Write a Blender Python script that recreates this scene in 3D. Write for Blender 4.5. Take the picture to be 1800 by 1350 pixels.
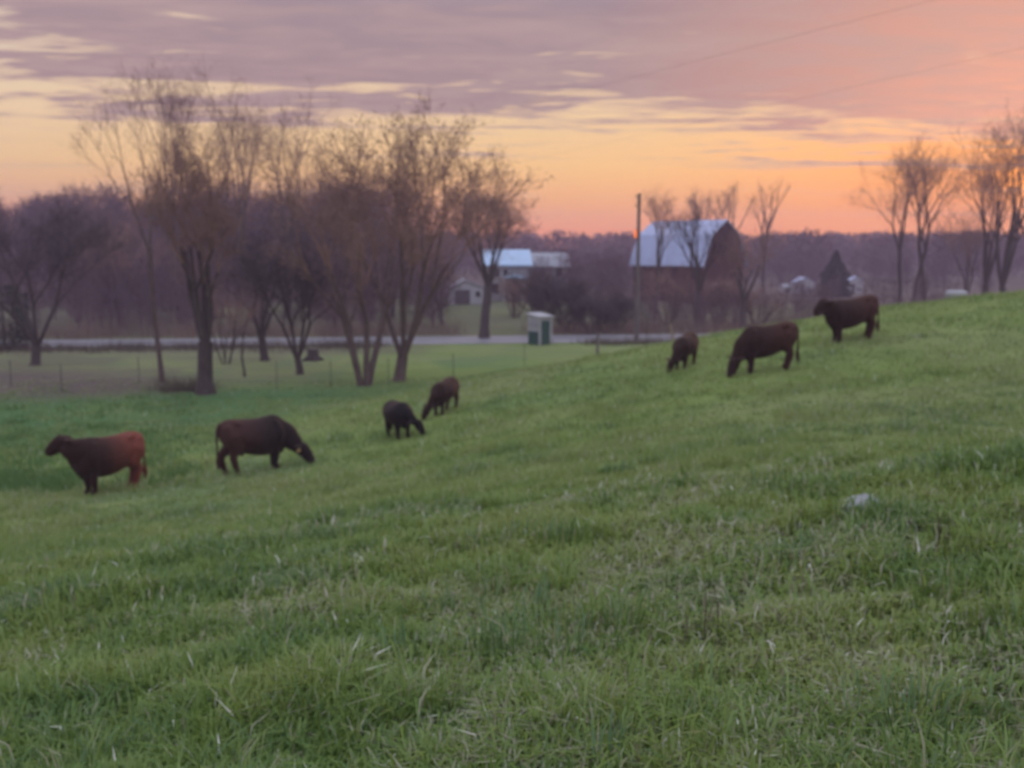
import bpy, math, random
import numpy as np
from mathutils import Vector, Matrix

# ------------------------------------------------------------------ clear
for o in list(bpy.data.objects):
    bpy.data.objects.remove(o, do_unlink=True)
scene = bpy.context.scene
COL = scene.collection
random.seed(7)

# ------------------------------------------------------------------ camera
FPX = 1700.0                       # focal length in pixels of an 1800 px wide picture
PITCH = math.atan((675.0 - 440.0) / FPX)
CAMZ = 1.6
cam = bpy.data.cameras.new('camera')
cam.sensor_width = 36.0
cam.lens = FPX / 1800.0 * 36.0
cam.clip_start = 0.05
cam.clip_end = 6000.0
cam.dof.use_dof = True             # the photograph is focused far too near
cam.dof.focus_distance = 1.15
cam.dof.aperture_fstop = 6.4
camo = bpy.data.objects.new('camera', cam)
camo.location = (0, 0, CAMZ)
camo.rotation_euler = (math.pi / 2 - PITCH, 0, 0)
COL.objects.link(camo)
scene.camera = camo

# ------------------------------------------------------------------ render / exposure
scene.render.engine = 'CYCLES'
scene.cycles.max_bounces = 4
scene.cycles.diffuse_bounces = 2
scene.cycles.glossy_bounces = 2
scene.cycles.transmission_bounces = 2
scene.cycles.volume_bounces = 0
scene.cycles.use_denoising = True
scene.cycles.sample_clamp_indirect = 6
scene.view_settings.view_transform = 'Standard'
scene.view_settings.look = 'None'
scene.view_settings.gamma = 1.0
scene.view_settings.exposure = 0.16
scene.view_settings.use_curve_mapping = False

# ------------------------------------------------------------------ sky
SUN_AZ = math.radians(27.6)        # clockwise from +Y
SUN_EL = math.radians(4.0)
SUN_DIR = Vector((math.sin(SUN_AZ) * math.cos(SUN_EL), math.cos(SUN_AZ) * math.cos(SUN_EL), math.sin(SUN_EL)))
world = bpy.data.worlds.new('World')
scene.world = world
world.use_nodes = True
world.cycles.sampling_method = 'MANUAL'
world.cycles.sample_map_resolution = 512
NT = world.node_tree
NT.nodes.clear()


class G:
    """tiny node-graph helper"""
    def __init__(self, nt):
        self.nt = nt

    def n(self, t, **kw):
        nd = self.nt.nodes.new(t)
        for k, v in kw.items():
            setattr(nd, k, v)
        return nd

    def link(self, a, b):
        self.nt.links.new(a, b)

    def put(self, sock, v):
        if isinstance(v, bpy.types.NodeSocket):
            self.link(v, sock)
        else:
            sock.default_value = v

    def m(self, op, a, b=0.0, c=0.0, clamp=False):
        nd = self.n('ShaderNodeMath', operation=op, use_clamp=clamp)
        self.put(nd.inputs[0], a)
        self.put(nd.inputs[1], b)
        self.put(nd.inputs[2], c)
        return nd.outputs[0]

    def ss(self, v, lo, hi):
        nd = self.n('ShaderNodeMapRange', interpolation_type='SMOOTHSTEP')
        self.put(nd.inputs['Value'], v)
        self.put(nd.inputs['From Min'], lo)
        self.put(nd.inputs['From Max'], hi)
        return nd.outputs[0]

    def mix(self, f, a, b, mode='MIX'):
        nd = self.n('ShaderNodeMix', data_type='RGBA', blend_type=mode)
        self.put(nd.inputs[0], f)
        for s, v in ((nd.inputs[6], a), (nd.inputs[7], b)):
            if isinstance(v, bpy.types.NodeSocket):
                self.link(v, s)
            else:
                s.default_value = (v[0], v[1], v[2], 1)
        return nd.outputs[2]

    def ramp(self, f, stops, interp='LINEAR'):
        nd = self.n('ShaderNodeValToRGB')
        cr = nd.color_ramp
        cr.interpolation = interp
        while len(cr.elements) < len(stops):
            cr.elements.new(0.5)
        for e, (p, c) in zip(cr.elements, stops):
            e.position = p
            e.color = (c[0], c[1], c[2], 1)
        self.put(nd.inputs[0], f)
        return nd.outputs[0]

    def noise(self, vec, scale, detail=4, rough=0.55, dist=0.0):
        nd = self.n('ShaderNodeTexNoise')
        if vec is not None:
            self.link(vec, nd.inputs['Vector'])
        nd.inputs['Scale'].default_value = scale
        nd.inputs['Detail'].default_value = detail
        nd.inputs['Roughness'].default_value = rough
        nd.inputs['Distortion'].default_value = dist
        return nd.outputs[0]

    def mapping(self, vec, scale=(1, 1, 1), rot=(0, 0, 0), loc=(0, 0, 0)):
        nd = self.n('ShaderNodeMapping')
        self.link(vec, nd.inputs[0])
        nd.inputs['Scale'].default_value = scale
        nd.inputs['Rotation'].default_value = rot
        nd.inputs['Location'].default_value = loc
        return nd.outputs[0]


g = G(NT)
tc = g.n('ShaderNodeTexCoord')
nrm = g.n('ShaderNodeVectorMath', operation='NORMALIZE')
g.link(tc.outputs['Generated'], nrm.inputs[0])
D = nrm.outputs[0]
sep = g.n('ShaderNodeSeparateXYZ')
g.link(D, sep.inputs[0])
dx, dy, dz = sep.outputs
zc = g.m('MAXIMUM', dz, 0.0)
dot = g.n('ShaderNodeVectorMath', operation='DOT_PRODUCT')
g.link(D, dot.inputs[0])
dot.inputs[1].default_value = SUN_DIR
sd = dot.outputs['Value']
# clear sky behind the clouds: warm band on the sunset side, pale blue overhead and behind
zr = g.m('POWER', zc, 0.5)
warm = g.ramp(zr, [(0.00, (0.98, 0.30, 0.13)), (0.14, (0.97, 0.32, 0.13)), (0.22, (0.93, 0.43, 0.16)), (0.29, (0.90, 0.54, 0.22)),
                   (0.36, (0.80, 0.56, 0.31)), (0.43, (0.66, 0.53, 0.38)), (0.52, (0.68, 0.62, 0.55)),
                   (0.72, (0.98, 1.04, 1.22)), (1.0, (1.05, 1.18, 1.5))])
cool = g.ramp(zr, [(0.00, (0.62, 0.58, 0.74)), (0.30, (0.72, 0.70, 0.90)), (0.6, (0.92, 1.00, 1.25)), (1.0, (1.05, 1.18, 1.5))])
side = g.ss(sd, -0.35, 0.75)
clear = g.mix(side, cool, warm)
leftpink = g.ss(sd, 0.60, 0.95)
clear = g.mix(g.m('MULTIPLY', g.m('SUBTRACT', 1.0, leftpink), g.ss(g.m('SUBTRACT', 0.16, dz), 0.0, 0.12)), clear, (0.86, 0.90, 0.98), 'MULTIPLY')
# physically based twilight sky added under it
sky = g.n('ShaderNodeTexSky', sky_type='NISHITA')
sky.sun_disc = False
sky.sun_elevation = SUN_EL
sky.sun_rotation = SUN_AZ
sky.air_density = 1.2
sky.dust_density = 1.5
skyv = g.n('ShaderNodeVectorMath', operation='SCALE')
g.link(sky.outputs[0], skyv.inputs[0])
skyv.inputs['Scale'].default_value = 0.007
clear = g.mix(1.0, clear, skyv.outputs[0], 'ADD')
# sunset glow
sdp = g.m('MAXIMUM', sd, 0.0)
clear = g.mix(g.m('MULTIPLY', g.m('POWER', sdp, 90.0), 0.55), clear, (0.55, 0.16, 0.0), 'ADD')
clear = g.mix(g.m('MULTIPLY', g.m('MULTIPLY', g.m('POWER', sdp, 32.0), 0.95), g.ss(g.m('SUBTRACT', 0.20, dz), 0.0, 0.16)), clear, (1.2, 0.40, 0.07))
clear = g.mix(g.m('POWER', sdp, 3500.0), clear, (2.4, 0.72, 0.0), 'ADD')
# cloud layer on a flat sheet overhead
inv = g.m('DIVIDE', 1.0, g.m('MAXIMUM', g.m('ADD', dz, 0.012), 0.02))
cmb = g.n('ShaderNodeCombineXYZ')
g.link(g.m('MULTIPLY', dx, inv), cmb.inputs[0])
g.link(g.m('MULTIPLY', dy, inv), cmb.inputs[1])
P = cmb.outputs[0]
big = g.noise(g.mapping(P, (0.16, 0.42, 1), (0, 0, math.radians(-14)), (3.1, 1.7, 0)), 1.0, 5, 0.5, 0.3)
mid = g.noise(g.mapping(P, (0.55, 1.5, 1), (0, 0, math.radians(-22)), (0.4, 5.2, 2)), 1.0, 4, 0.6, 0.5)
fin = g.noise(g.mapping(P, (1.9, 3.0, 1), (0, 0, math.radians(-30)), (7, 2, 1)), 1.0, 3, 0.6, 0.4)
sp = g.n('ShaderNodeSeparateXYZ')
g.link(P, sp.inputs[0])
px_, py_ = sp.outputs[0], sp.outputs[1]
# the deck ends along an oblique edge some way off: beyond it the sky is open
edge = g.m('SUBTRACT', g.m('ADD', 7.6, g.m('MULTIPLY', px_, 0.38)), py_)
vv = g.m('ADD', g.m('MULTIPLY', edge, 0.18), g.m('MULTIPLY', g.ss(px_, 0.5, -2.0), -0.07))
for nz, am in ((mid, 1.85), (big, 1.1), (fin, 1.05)):
    vv = g.m('ADD', vv, g.m('MULTIPLY', g.m('SUBTRACT', nz, 0.5), am))
deckmask = g.ss(vv, -0.08, 0.30)
wisps = g.m('MULTIPLY', g.ss(g.m('ADD', g.m('MULTIPLY', big, 0.6), g.m('MULTIPLY', mid, 0.5)), 0.58, 0.70), 0.45)
over = g.ss(dz, 0.25, 0.7)
mask = g.m('MAXIMUM', deckmask, g.m('MULTIPLY', wisps, 0.7))
mask = g.m('MULTIPLY', mask, g.m('SUBTRACT', 1.0, g.m('MULTIPLY', over, 0.55)))
mask = g.m('MULTIPLY', mask, g.ss(dz, 0.0, 0.05))
cl_far = g.ramp(zr, [(0.0, (0.55, 0.28, 0.22)), (0.27, (0.42, 0.27, 0.235)), (0.36, (0.37, 0.25, 0.25)),
                     (0.48, (0.33, 0.24, 0.27)), (0.7, (0.72, 0.72, 0.82)), (1.0, (0.95, 1.0, 1.15))])
cl = g.mix(g.ss(sd, 0.90, 0.995), cl_far, g.mix(0.75, cl_far, (0.66, 0.33, 0.245)))
cl = g.mix(g.m('MULTIPLY', g.m('POWER', sdp, 90.0), 0.6), cl, (0.70, 0.22, 0.02), 'ADD')
cl = g.mix(g.m('MULTIPLY', g.ss(fin, 0.35, 0.72), 0.42), cl, (0.52, 0.36, 0.33))
cl = g.mix(g.m('MULTIPLY', g.ss(mid, 0.55, 0.30), 0.35), cl, (0.50, 0.35, 0.31))
cl = g.mix(g.m('MULTIPLY', g.ss(big, 0.55, 0.75), 0.25), cl, (0.27, 0.20, 0.23))
# thin lit rims of the cloud gaps
rim = g.m('MULTIPLY', mask, g.m('SUBTRACT', 1.0, mask))
rim = g.m('MULTIPLY', g.m('MULTIPLY', rim, 2.6, clamp=True), g.ss(sd, 0.3, 0.85))
skyc = g.mix(mask, clear, cl)
skyc = g.mix(g.m('MULTIPLY', rim, 0.55), skyc, (0.86, 0.58, 0.36))
bg = g.n('ShaderNodeBackground')
g.link(skyc, bg.inputs[0])
bg.inputs[1].default_value = 1.0
wo = g.n('ShaderNodeOutputWorld')
g.link(bg.outputs[0], wo.inputs[0])

# ------------------------------------------------------------------ sun, low and veiled
sun = bpy.data.lights.new('sun', 'SUN')
sun.energy = 0.55
sun.angle = math.radians(6)
sun.color = (1.0, 0.55, 0.25)
suno = bpy.data.objects.new('sun', sun)
suno.rotation_euler = (-SUN_DIR).to_track_quat('-Z', 'Y').to_euler()
COL.objects.link(suno)


# ================================================================== helpers
def tag(o, label=None, cat=None, group=None, kind=None):
    if label: o['label'] = label
    if cat: o['category'] = cat
    if group: o['group'] = group
    if kind: o['kind'] = kind
    return o


def empty(name, loc=(0, 0, 0), rz=0.0):
    o = bpy.data.objects.new(name, None)
    o.location = loc
    o.rotation_euler = (0, 0, rz)
    o.empty_display_size = 0.2
    COL.objects.link(o)
    return o


def obj(name, me, mat=None, parent=None, loc=None):
    o = bpy.data.objects.new(name, me)
    if mat is not None and len(me.materials) == 0:
        me.materials.append(mat)
    if parent is not None:
        o.parent = parent
    if loc is not None:
        o.location = loc
    COL.objects.link(o)
    return o


def mesh_np(name, V, quads=None, tris=None, smooth=False, attrs=None):
    me = bpy.data.meshes.new(name)
    V = np.asarray(V, np.float32)
    nq = 0 if quads is None else len(quads)
    nt = 0 if tris is None else len(tris)
    me.vertices.add(len(V))
    me.vertices.foreach_set('co', V.ravel())
    idx = []
    if nq: idx.append(np.asarray(quads, np.int32).ravel())
    if nt: idx.append(np.asarray(tris, np.int32).ravel())
    idx = np.concatenate(idx)
    me.loops.add(len(idx))
    me.loops.foreach_set('vertex_index', idx)
    st = np.concatenate([np.arange(nq, dtype=np.int32) * 4, nq * 4 + np.arange(nt, dtype=np.int32) * 3])
    me.polygons.add(nq + nt)
    me.polygons.foreach_set('loop_start', st)
    if smooth:
        me.polygons.foreach_set('use_smooth', np.ones(nq + nt, bool))
    me.update(calc_edges=True)
    if attrs:
        for k, v in attrs.items():
            a = me.attributes.new(k, 'FLOAT', 'POINT')
            a.data.foreach_set('value', np.asarray(v, np.float32))
    return me


class MB:
    """collects boxes, prisms and tubes into one mesh"""
    def __init__(self):
        self.v, self.f = [], []

    def box(self, x0, x1, y0, y1, z0, z1):
        b = len(self.v)
        self.v += [(x, y, z) for z in (z0, z1) for x, y in ((x0, y0), (x1, y0), (x1, y1), (x0, y1))]
        self.f += [tuple(b + i for i in f) for f in ((3, 2, 1, 0), (4, 5, 6, 7), (0, 1, 5, 4), (1, 2, 6, 5), (2, 3, 7, 6), (3, 0, 4, 7))]
        return self

    def poly(self, pts):
        b = len(self.v)
        self.v += [tuple(p) for p in pts]
        self.f.append(tuple(range(b, b + len(pts))))
        return self

    def prism(self, prof, y0, y1):
        """profile of (x, z) points extruded along y"""
        b, n = len(self.v), len(prof)
        self.v += [(x, y0, z) for x, z in prof] + [(x, y1, z) for x, z in prof]
        self.f.append(tuple(b + i for i in range(n)))
        self.f.append(tuple(b + n + i for i in reversed(range(n))))
        for i in range(n):
            j = (i + 1) % n
            self.f.append((b + i, b + n + i, b + n + j, b + j))
        return self

    def tube(self, pts, rad, n=8):
        b = len(self.v)
        pts = [Vector(p) for p in pts]
        if not hasattr(rad, '__len__'): rad = [rad] * len(pts)
        for i, p in enumerate(pts):
            t = (pts[min(i + 1, len(pts) - 1)] - pts[max(i - 1, 0)]).normalized()
            a = t.orthogonal().normalized() if abs(t.z) < 0.9 else (Vector((1, 0, 0)) - t * t.x).normalized()
            c = t.cross(a)
            for k in range(n):
                w = 2 * math.pi * k / n
                self.v.append(tuple(p + (a * math.cos(w) + c * math.sin(w)) * rad[i]))
        for i in range(len(pts) - 1):
            for k in range(n):
                k2 = (k + 1) % n
                self.f.append((b + i * n + k, b + i * n + k2, b + (i + 1) * n + k2, b + (i + 1) * n + k))
        self.f.append(tuple(b + k for k in reversed(range(n))))
        e = b + (len(pts) - 1) * n
        self.f.append(tuple(e + k for k in range(n)))
        return self

    def mesh(self, name):
        me = bpy.data.meshes.new(name)
        me.from_pydata(self.v, [], self.f)
        me.update()
        return me

    def build(self, name, mat, parent=None, loc=None):
        return obj(name, self.mesh(name), mat, parent, loc)


def vnoise(x, y, seed=0):
    """smooth value noise in numpy, 0..1"""
    xi, yi = np.floor(x).astype(np.int64), np.floor(y).astype(np.int64)
    fx, fy = x - xi, y - yi
    fx, fy = fx * fx * (3 - 2 * fx), fy * fy * (3 - 2 * fy)

    def h(a, b):
        n = (a * 374761393 + b * 668265263 + seed * 974634777) & 0xffffffff
        n = ((n ^ (n >> 13)) * 1274126177) & 0xffffffff
        return ((n ^ (n >> 16)) & 0xffff) / 65535.0
    return (h(xi, yi) * (1 - fx) + h(xi + 1, yi) * fx) * (1 - fy) + (h(xi, yi + 1) * (1 - fx) + h(xi + 1, yi + 1) * fx) * fy


def fbm(x, y, seed=0, oct=4):
    s, a, t = 0, 1.0, 0
    for k in range(oct):
        s = s + a * vnoise(x * 2 ** k, y * 2 ** k, seed + k)
        t += a
        a *= 0.5
    return s / t


def sstep(v, a, b):
    t = np.clip((v - a) / (b - a), 0, 1)
    return t * t * (3 - 2 * t)


# ------------------------------------------------------------------ materials
def simple_mat(name, c1, c2=None, scale=6.0, rough=0.8, bump=0.0, bump_scale=30.0, spec=0.3, metal=0.0, stretch=(1, 1, 1)):
    m = bpy.data.materials.new(name)
    m.use_nodes = True
    q = G(m.node_tree)
    b = m.node_tree.nodes['Principled BSDF']
    t = q.n('ShaderNodeTexCoord')
    vec = q.mapping(t.outputs['Object'], stretch)
    f = q.ss(q.noise(vec, scale, 5, 0.6), 0.3, 0.7)
    q.link(q.mix(f, c1, c2 if c2 else tuple(v * 0.7 for v in c1)), b.inputs['Base Color'])
    b.inputs['Roughness'].default_value = rough
    b.inputs['Specular IOR Level'].default_value = spec
    b.inputs['Metallic'].default_value = metal
    if bump:
        bn = q.n('ShaderNodeBump')
        bn.inputs['Strength'].default_value = bump
        q.link(q.noise(vec, bump_scale, 4), bn.inputs['Height'])
        q.link(bn.outputs[0], b.inputs['Normal'])
    return m


M = {}
M['bark'] = simple_mat('bark', (0.17, 0.125, 0.115), (0.09, 0.07, 0.066), 5, 0.95, 0.6, 14, 0.1, stretch=(2, 2, 0.5))
M['bark_dark'] = simple_mat('bark_dark', (0.10, 0.08, 0.08), (0.055, 0.046, 0.046), 5, 0.95, 0.6, 14, 0.1, stretch=(2, 2, 0.5))
M['twig'] = simple_mat('twig', (0.31, 0.19, 0.155), (0.22, 0.135, 0.12), 0.8, 0.9, spec=0.1)
M['twig_dark'] = simple_mat('twig_dark', (0.085, 0.065, 0.072), (0.055, 0.045, 0.05), 0.8, 0.9, spec=0.1)
M['bud'] = simple_mat('bud', (0.17, 0.10, 0.07), (0.11, 0.075, 0.06), 0.7, 0.9, spec=0.1)
M['evergreen'] = simple_mat('evergreen', (0.035, 0.045, 0.04), (0.055, 0.06, 0.05), 1.2, 0.9, spec=0.1)
M['rust_brush'] = simple_mat('rust_brush', (0.24, 0.155, 0.13), (0.15, 0.11, 0.10), 0.25, 0.95, spec=0.05)
M['dead_weed'] = simple_mat('dead_weed', (0.15, 0.12, 0.09), (0.09, 0.075, 0.06), 2.0, 0.95, spec=0.05)
M['wood_far'] = simple_mat('wood_far', (0.18, 0.115, 0.14), (0.12, 0.08, 0.10), 0.08, 0.95, spec=0.05)
M['asphalt'] = simple_mat('asphalt', (0.22, 0.22, 0.26), (0.16, 0.16, 0.19), 0.6, 0.45, 0.15, 40, 0.6)
M['gravel'] = simple_mat('gravel', (0.17, 0.15, 0.13), (0.11, 0.10, 0.08), 1.5, 0.95)
M['weathered'] = simple_mat('weathered', (0.17, 0.15, 0.145), (0.11, 0.10, 0.10), 3, 0.9, 0.3, 20, stretch=(3, 3, 0.3))
M['pale_wood'] = simple_mat('pale_wood', (0.34, 0.26, 0.19), (0.25, 0.19, 0.14), 4, 0.9)
M['steel_post'] = simple_mat('steel_post', (0.075, 0.085, 0.07), (0.05, 0.05, 0.045), 5, 0.8)
M['wire'] = simple_mat('wire', (0.18, 0.18, 0.18), (0.11, 0.10, 0.10), 5, 0.5, metal=0.5)
M['cable'] = simple_mat('cable', (0.03, 0.03, 0.03), (0.05, 0.05, 0.05), 1, 0.7)
M['roof_metal'] = simple_mat('roof_metal', (0.38, 0.45, 0.68), (0.30, 0.35, 0.53), 0.35, 0.42, 0.1, 2, 0.5)
M['roof_blue'] = simple_mat('roof_blue', (0.42, 0.58, 0.80), (0.36, 0.50, 0.70), 0.5, 0.45)
M['roof_grey'] = simple_mat('roof_grey', (0.34, 0.36, 0.42), (0.27, 0.28, 0.33), 0.5, 0.6)
M['barn_red'] = simple_mat('barn_red', (0.075, 0.022, 0.03), (0.05, 0.018, 0.025), 0.8, 0.9, stretch=(3, 3, 0.3))
M['white_paint'] = simple_mat('white_paint', (0.62, 0.62, 0.64), (0.5, 0.5, 0.52), 2, 0.6)
M['shelter_white'] = simple_mat('shelter_white', (0.42, 0.43, 0.47), (0.34, 0.35, 0.39), 2, 0.7)
M['siding'] = simple_mat('siding', (0.30, 0.29, 0.31), (0.24, 0.23, 0.25), 1, 0.7)
M['siding_white'] = simple_mat('siding_white', (0.50, 0.50, 0.55), (0.42, 0.42, 0.46), 1, 0.7)
M['green_paint'] = simple_mat('green_paint', (0.012, 0.085, 0.065), (0.010, 0.06, 0.05), 3, 0.6)
M['pane'] = simple_mat('pane', (0.04, 0.045, 0.055), (0.03, 0.03, 0.04), 1, 0.1, spec=0.6)
M['grey_door'] = simple_mat('grey_door', (0.12, 0.10, 0.11), (0.09, 0.08, 0.09), 2, 0.7)
M['concrete'] = simple_mat('concrete', (0.25, 0.24, 0.23), (0.18, 0.17, 0.17), 2, 0.9)
M['stone'] = simple_mat('stone', (0.36, 0.37, 0.39), (0.27, 0.28, 0.29), 8, 0.9, 0.5, 14)
M['hoof'] = simple_mat('hoof', (0.02, 0.017, 0.015), (0.03, 0.025, 0.02), 6, 0.6)
M['eye'] = simple_mat('eye', (0.008, 0.006, 0.005), (0.01, 0.008, 0.006), 4, 0.15, spec=0.6)
M['tag_yellow'] = simple_mat('tag_yellow', (0.62, 0.42, 0.20), (0.55, 0.38, 0.18), 6, 0.6)
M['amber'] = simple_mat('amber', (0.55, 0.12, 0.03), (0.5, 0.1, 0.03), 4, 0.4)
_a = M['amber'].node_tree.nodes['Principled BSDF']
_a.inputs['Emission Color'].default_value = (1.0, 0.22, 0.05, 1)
_a.inputs['Emission Strength'].default_value = 1.0  # glow imitates a bright orange spot of evening light


def coat_mat(name, front, rear, dark):
    m = bpy.data.materials.new(name)
    m.use_nodes = True
    q = G(m.node_tree)
    b = m.node_tree.nodes['Principled BSDF']
    t = q.n('ShaderNodeTexCoord')
    s = q.n('ShaderNodeSeparateXYZ')
    q.link(t.outputs['Object'], s.inputs[0])
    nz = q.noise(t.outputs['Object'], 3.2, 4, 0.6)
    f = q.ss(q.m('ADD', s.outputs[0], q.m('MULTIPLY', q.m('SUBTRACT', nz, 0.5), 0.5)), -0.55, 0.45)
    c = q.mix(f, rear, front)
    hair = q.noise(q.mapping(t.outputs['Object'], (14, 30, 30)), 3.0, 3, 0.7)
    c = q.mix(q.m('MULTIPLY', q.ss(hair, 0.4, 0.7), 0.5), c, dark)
    q.link(c, b.inputs['Base Color'])
    b.inputs['Roughness'].default_value = 0.75
    b.inputs['Specular IOR Level'].default_value = 0.15
    b.inputs['Sheen Weight'].default_value = 0.12
    b.inputs['Sheen Tint'].default_value = (0.8, 0.45, 0.35, 1)
    bn = q.n('ShaderNodeBump')
    bn.inputs['Strength'].default_value = 0.25
    bn.inputs['Distance'].default_value = 0.02
    q.link(hair, bn.inputs['Height'])
    q.link(bn.outputs[0], b.inputs['Normal'])
    return m


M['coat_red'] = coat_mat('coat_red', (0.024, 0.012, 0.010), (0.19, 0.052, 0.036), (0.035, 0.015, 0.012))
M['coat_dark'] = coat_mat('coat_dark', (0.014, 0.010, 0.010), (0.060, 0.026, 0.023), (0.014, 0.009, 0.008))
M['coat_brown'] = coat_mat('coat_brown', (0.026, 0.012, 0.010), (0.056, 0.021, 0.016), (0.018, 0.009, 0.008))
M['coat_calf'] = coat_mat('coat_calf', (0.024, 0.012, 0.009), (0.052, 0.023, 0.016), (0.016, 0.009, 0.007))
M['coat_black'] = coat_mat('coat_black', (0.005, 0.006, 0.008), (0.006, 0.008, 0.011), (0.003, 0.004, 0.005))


def ground_mat():
    m = bpy.data.materials.new('pasture_turf')
    m.use_nodes = True
    q = G(m.node_tree)
    b = m.node_tree.nodes['Principled BSDF']
    geo = q.n('ShaderNodeNewGeometry')
    Pp = geo.outputs['Position']
    a_dry = q.n('ShaderNodeAttribute', attribute_name='dry').outputs['Fac']
    a_lush = q.n('ShaderNodeAttribute', attribute_name='lush').outputs['Fac']
    a_brn = q.n('ShaderNodeAttribute', attribute_name='brown').outputs['Fac']
    n1 = q.noise(q.mapping(Pp, (0.16, 0.28, 0.2)), 1.0, 5, 0.6)
    n2 = q.noise(q.mapping(Pp, (0.9, 1.5, 1)), 1.0, 5, 0.65)
    n3 = q.noise(Pp, 9.0, 4, 0.7)
    c = q.mix(q.ss(n1, 0.35, 0.65), (0.18, 0.255, 0.07), (0.235, 0.295, 0.10))
    c = q.mix(q.m('MULTIPLY', q.ss(n2, 0.42, 0.68), 0.55), c, (0.15, 0.235, 0.05))
    c = q.mix(q.m('MULTIPLY', q.ss(n3, 0.45, 0.75), 0.45), c, (0.105, 0.165, 0.035))
    c = q.mix(q.m('MULTIPLY', a_lush, q.ss(q.m('ADD', n1, q.m('MULTIPLY', n2, 0.6)), 0.45, 0.85)), c, (0.085, 0.195, 0.07))
    c = q.mix(q.m('MULTIPLY', a_dry, q.ss(q.m('ADD', n2, q.m('MULTIPLY', n3, 0.5)), 0.45, 0.9)), c, (0.21, 0.21, 0.13))
    brc = q.mix(q.ss(n2, 0.3, 0.7), (0.155, 0.12, 0.105), (0.11, 0.09, 0.085))
    c = q.mix(q.m('MULTIPLY', a_brn, q.ss(q.m('ADD', a_brn, n2), 0.55, 1.0)), c, brc)
    q.link(c, b.inputs['Base Color'])
    b.inputs['Roughness'].default_value = 0.95
    b.inputs['Specular IOR Level'].default_value = 0.1
    bn = q.n('ShaderNodeBump')
    bn.inputs['Strength'].default_value = 0.7
    bn.inputs['Distance'].default_value = 0.12
    q.link(q.m('ADD', n3, n2), bn.inputs['Height'])
    q.link(bn.outputs[0], b.inputs['Normal'])
    return m


def grass_mat():
    m = bpy.data.materials.new('grass_blade')
    m.use_nodes = True
    q = G(m.node_tree)
    m.node_tree.nodes.clear()
    t = q.n('ShaderNodeAttribute', attribute_name='tint').outputs['Fac']
    h = q.n('ShaderNodeAttribute', attribute_name='hgt').outputs['Fac']
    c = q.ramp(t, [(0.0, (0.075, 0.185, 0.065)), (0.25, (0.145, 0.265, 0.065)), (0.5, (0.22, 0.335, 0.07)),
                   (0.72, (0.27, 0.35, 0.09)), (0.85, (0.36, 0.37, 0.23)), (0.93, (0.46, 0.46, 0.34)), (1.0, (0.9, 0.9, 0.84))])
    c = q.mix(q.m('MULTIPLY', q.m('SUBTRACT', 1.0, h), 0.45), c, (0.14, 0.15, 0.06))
    d = q.n('ShaderNodeBsdfDiffuse')
    tr = q.n('ShaderNodeBsdfTranslucent')
    gl = q.n('ShaderNodeBsdfGlossy')
    gl.inputs['Roughness'].default_value = 0.38
    gl.inputs['Color'].default_value = (0.9, 0.9, 0.9, 1)
    q.link(c, d.inputs[0])
    q.link(c, tr.inputs[0])
    m1 = q.n('ShaderNodeMixShader')
    m1.inputs[0].default_value = 0.35
    q.link(d.outputs[0], m1.inputs[1])
    q.link(tr.outputs[0], m1.inputs[2])
    m2 = q.n('ShaderNodeMixShader')
    m2.inputs[0].default_value = 0.03
    q.link(m1.outputs[0], m2.inputs[1])
    q.link(gl.outputs[0], m2.inputs[2])
    o = q.n('ShaderNodeOutputMaterial')
    q.link(m2.outputs[0], o.inputs[0])
    return m


# ================================================================== terrain
CP, SP = math.cos(PITCH), math.sin(PITCH)


def ray(px, py):
    u, v = (px - 900) / FPX, (675 - py) / FPX
    return Vector((u, CP + v * SP, -SP + v * CP))


def at(px, py, d):
    r = ray(px, py)
    return Vector((0, 0, CAMZ)) + r * (d / r.y)


VAL = CAMZ - 6.7
ctrl = []
for (px, py, d) in [(165, 866, 20.8), (235, 856, 21.6), (410, 826, 23.0), (470, 822, 22.6), (700, 768, 25.8), (775, 726, 28.0),
                    (1200, 645, 28.0), (1310, 655, 25.0), (1385, 640, 26.0), (1480, 597, 28.5), (1525, 594, 29.0),
                    (1800, 516, 42), (1650, 530, 41), (1500, 548, 40), (1400, 566, 39), (1300, 583, 38), (1180, 603, 39), (1100, 616, 41),
                    (1000, 640, 45), (880, 655, 46), (700, 688, 44), (560, 705, 41), (400, 738, 35), (250, 768, 31), (100, 785, 29), (0, 800, 28), (0, 850, 23),
                    (1800, 640, 24), (1800, 800, 13), (1500, 760, 15), (1100, 800, 14), (700, 860, 15), (300, 950, 14), (0, 960, 13)]:
    p = at(px, py, d)
    ctrl.append((p.x, p.y, p.z))
for x in (-7, -3, 0, 3, 7):
    for y in (-6, 0, 4, 8):
        ctrl.append((x, y, CAMZ - 1.36 + 0.13 * x - 0.12 * y))
for (x, y, z) in [(-16, 50, -6.65), (-30, 50, -6.7), (-5, 50, -6.7), (4, 56, -6.45), (10, 58, -6.3), (18, 56, -5.2), (26, 56, -4.2), (40, 50, -1.6), (36, 56, -4.6),
                  (-40, 35, -6.7), (-30, 30, -6.5), (-20, 34, -6.55), (-45, 20, -6.4), (-25, 18, -5.6), (-20, 6, -3.9), (-30, -10, -4.0), (-12, -12, -1.3),
                  (20, 10, 0.1), (30, 25, 0.2), (45, 10, 1.6), (45, 35, 0.0), (20, -12, 1.8), (45, -12, 3.0), (0, 62, -6.7), (-20, 62, -6.7), (20, 64, -6.6), (40, 64, -6.5), (-45, 60, -6.7), (-45, -12, -6)]:
    ctrl.append((x, y, CAMZ + z))
ctrl = np.array(ctrl, float)


def _tps(r2):
    return np.where(r2 > 1e-9, 0.5 * r2 * np.log(np.maximum(r2, 1e-9)), 0.0)


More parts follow.
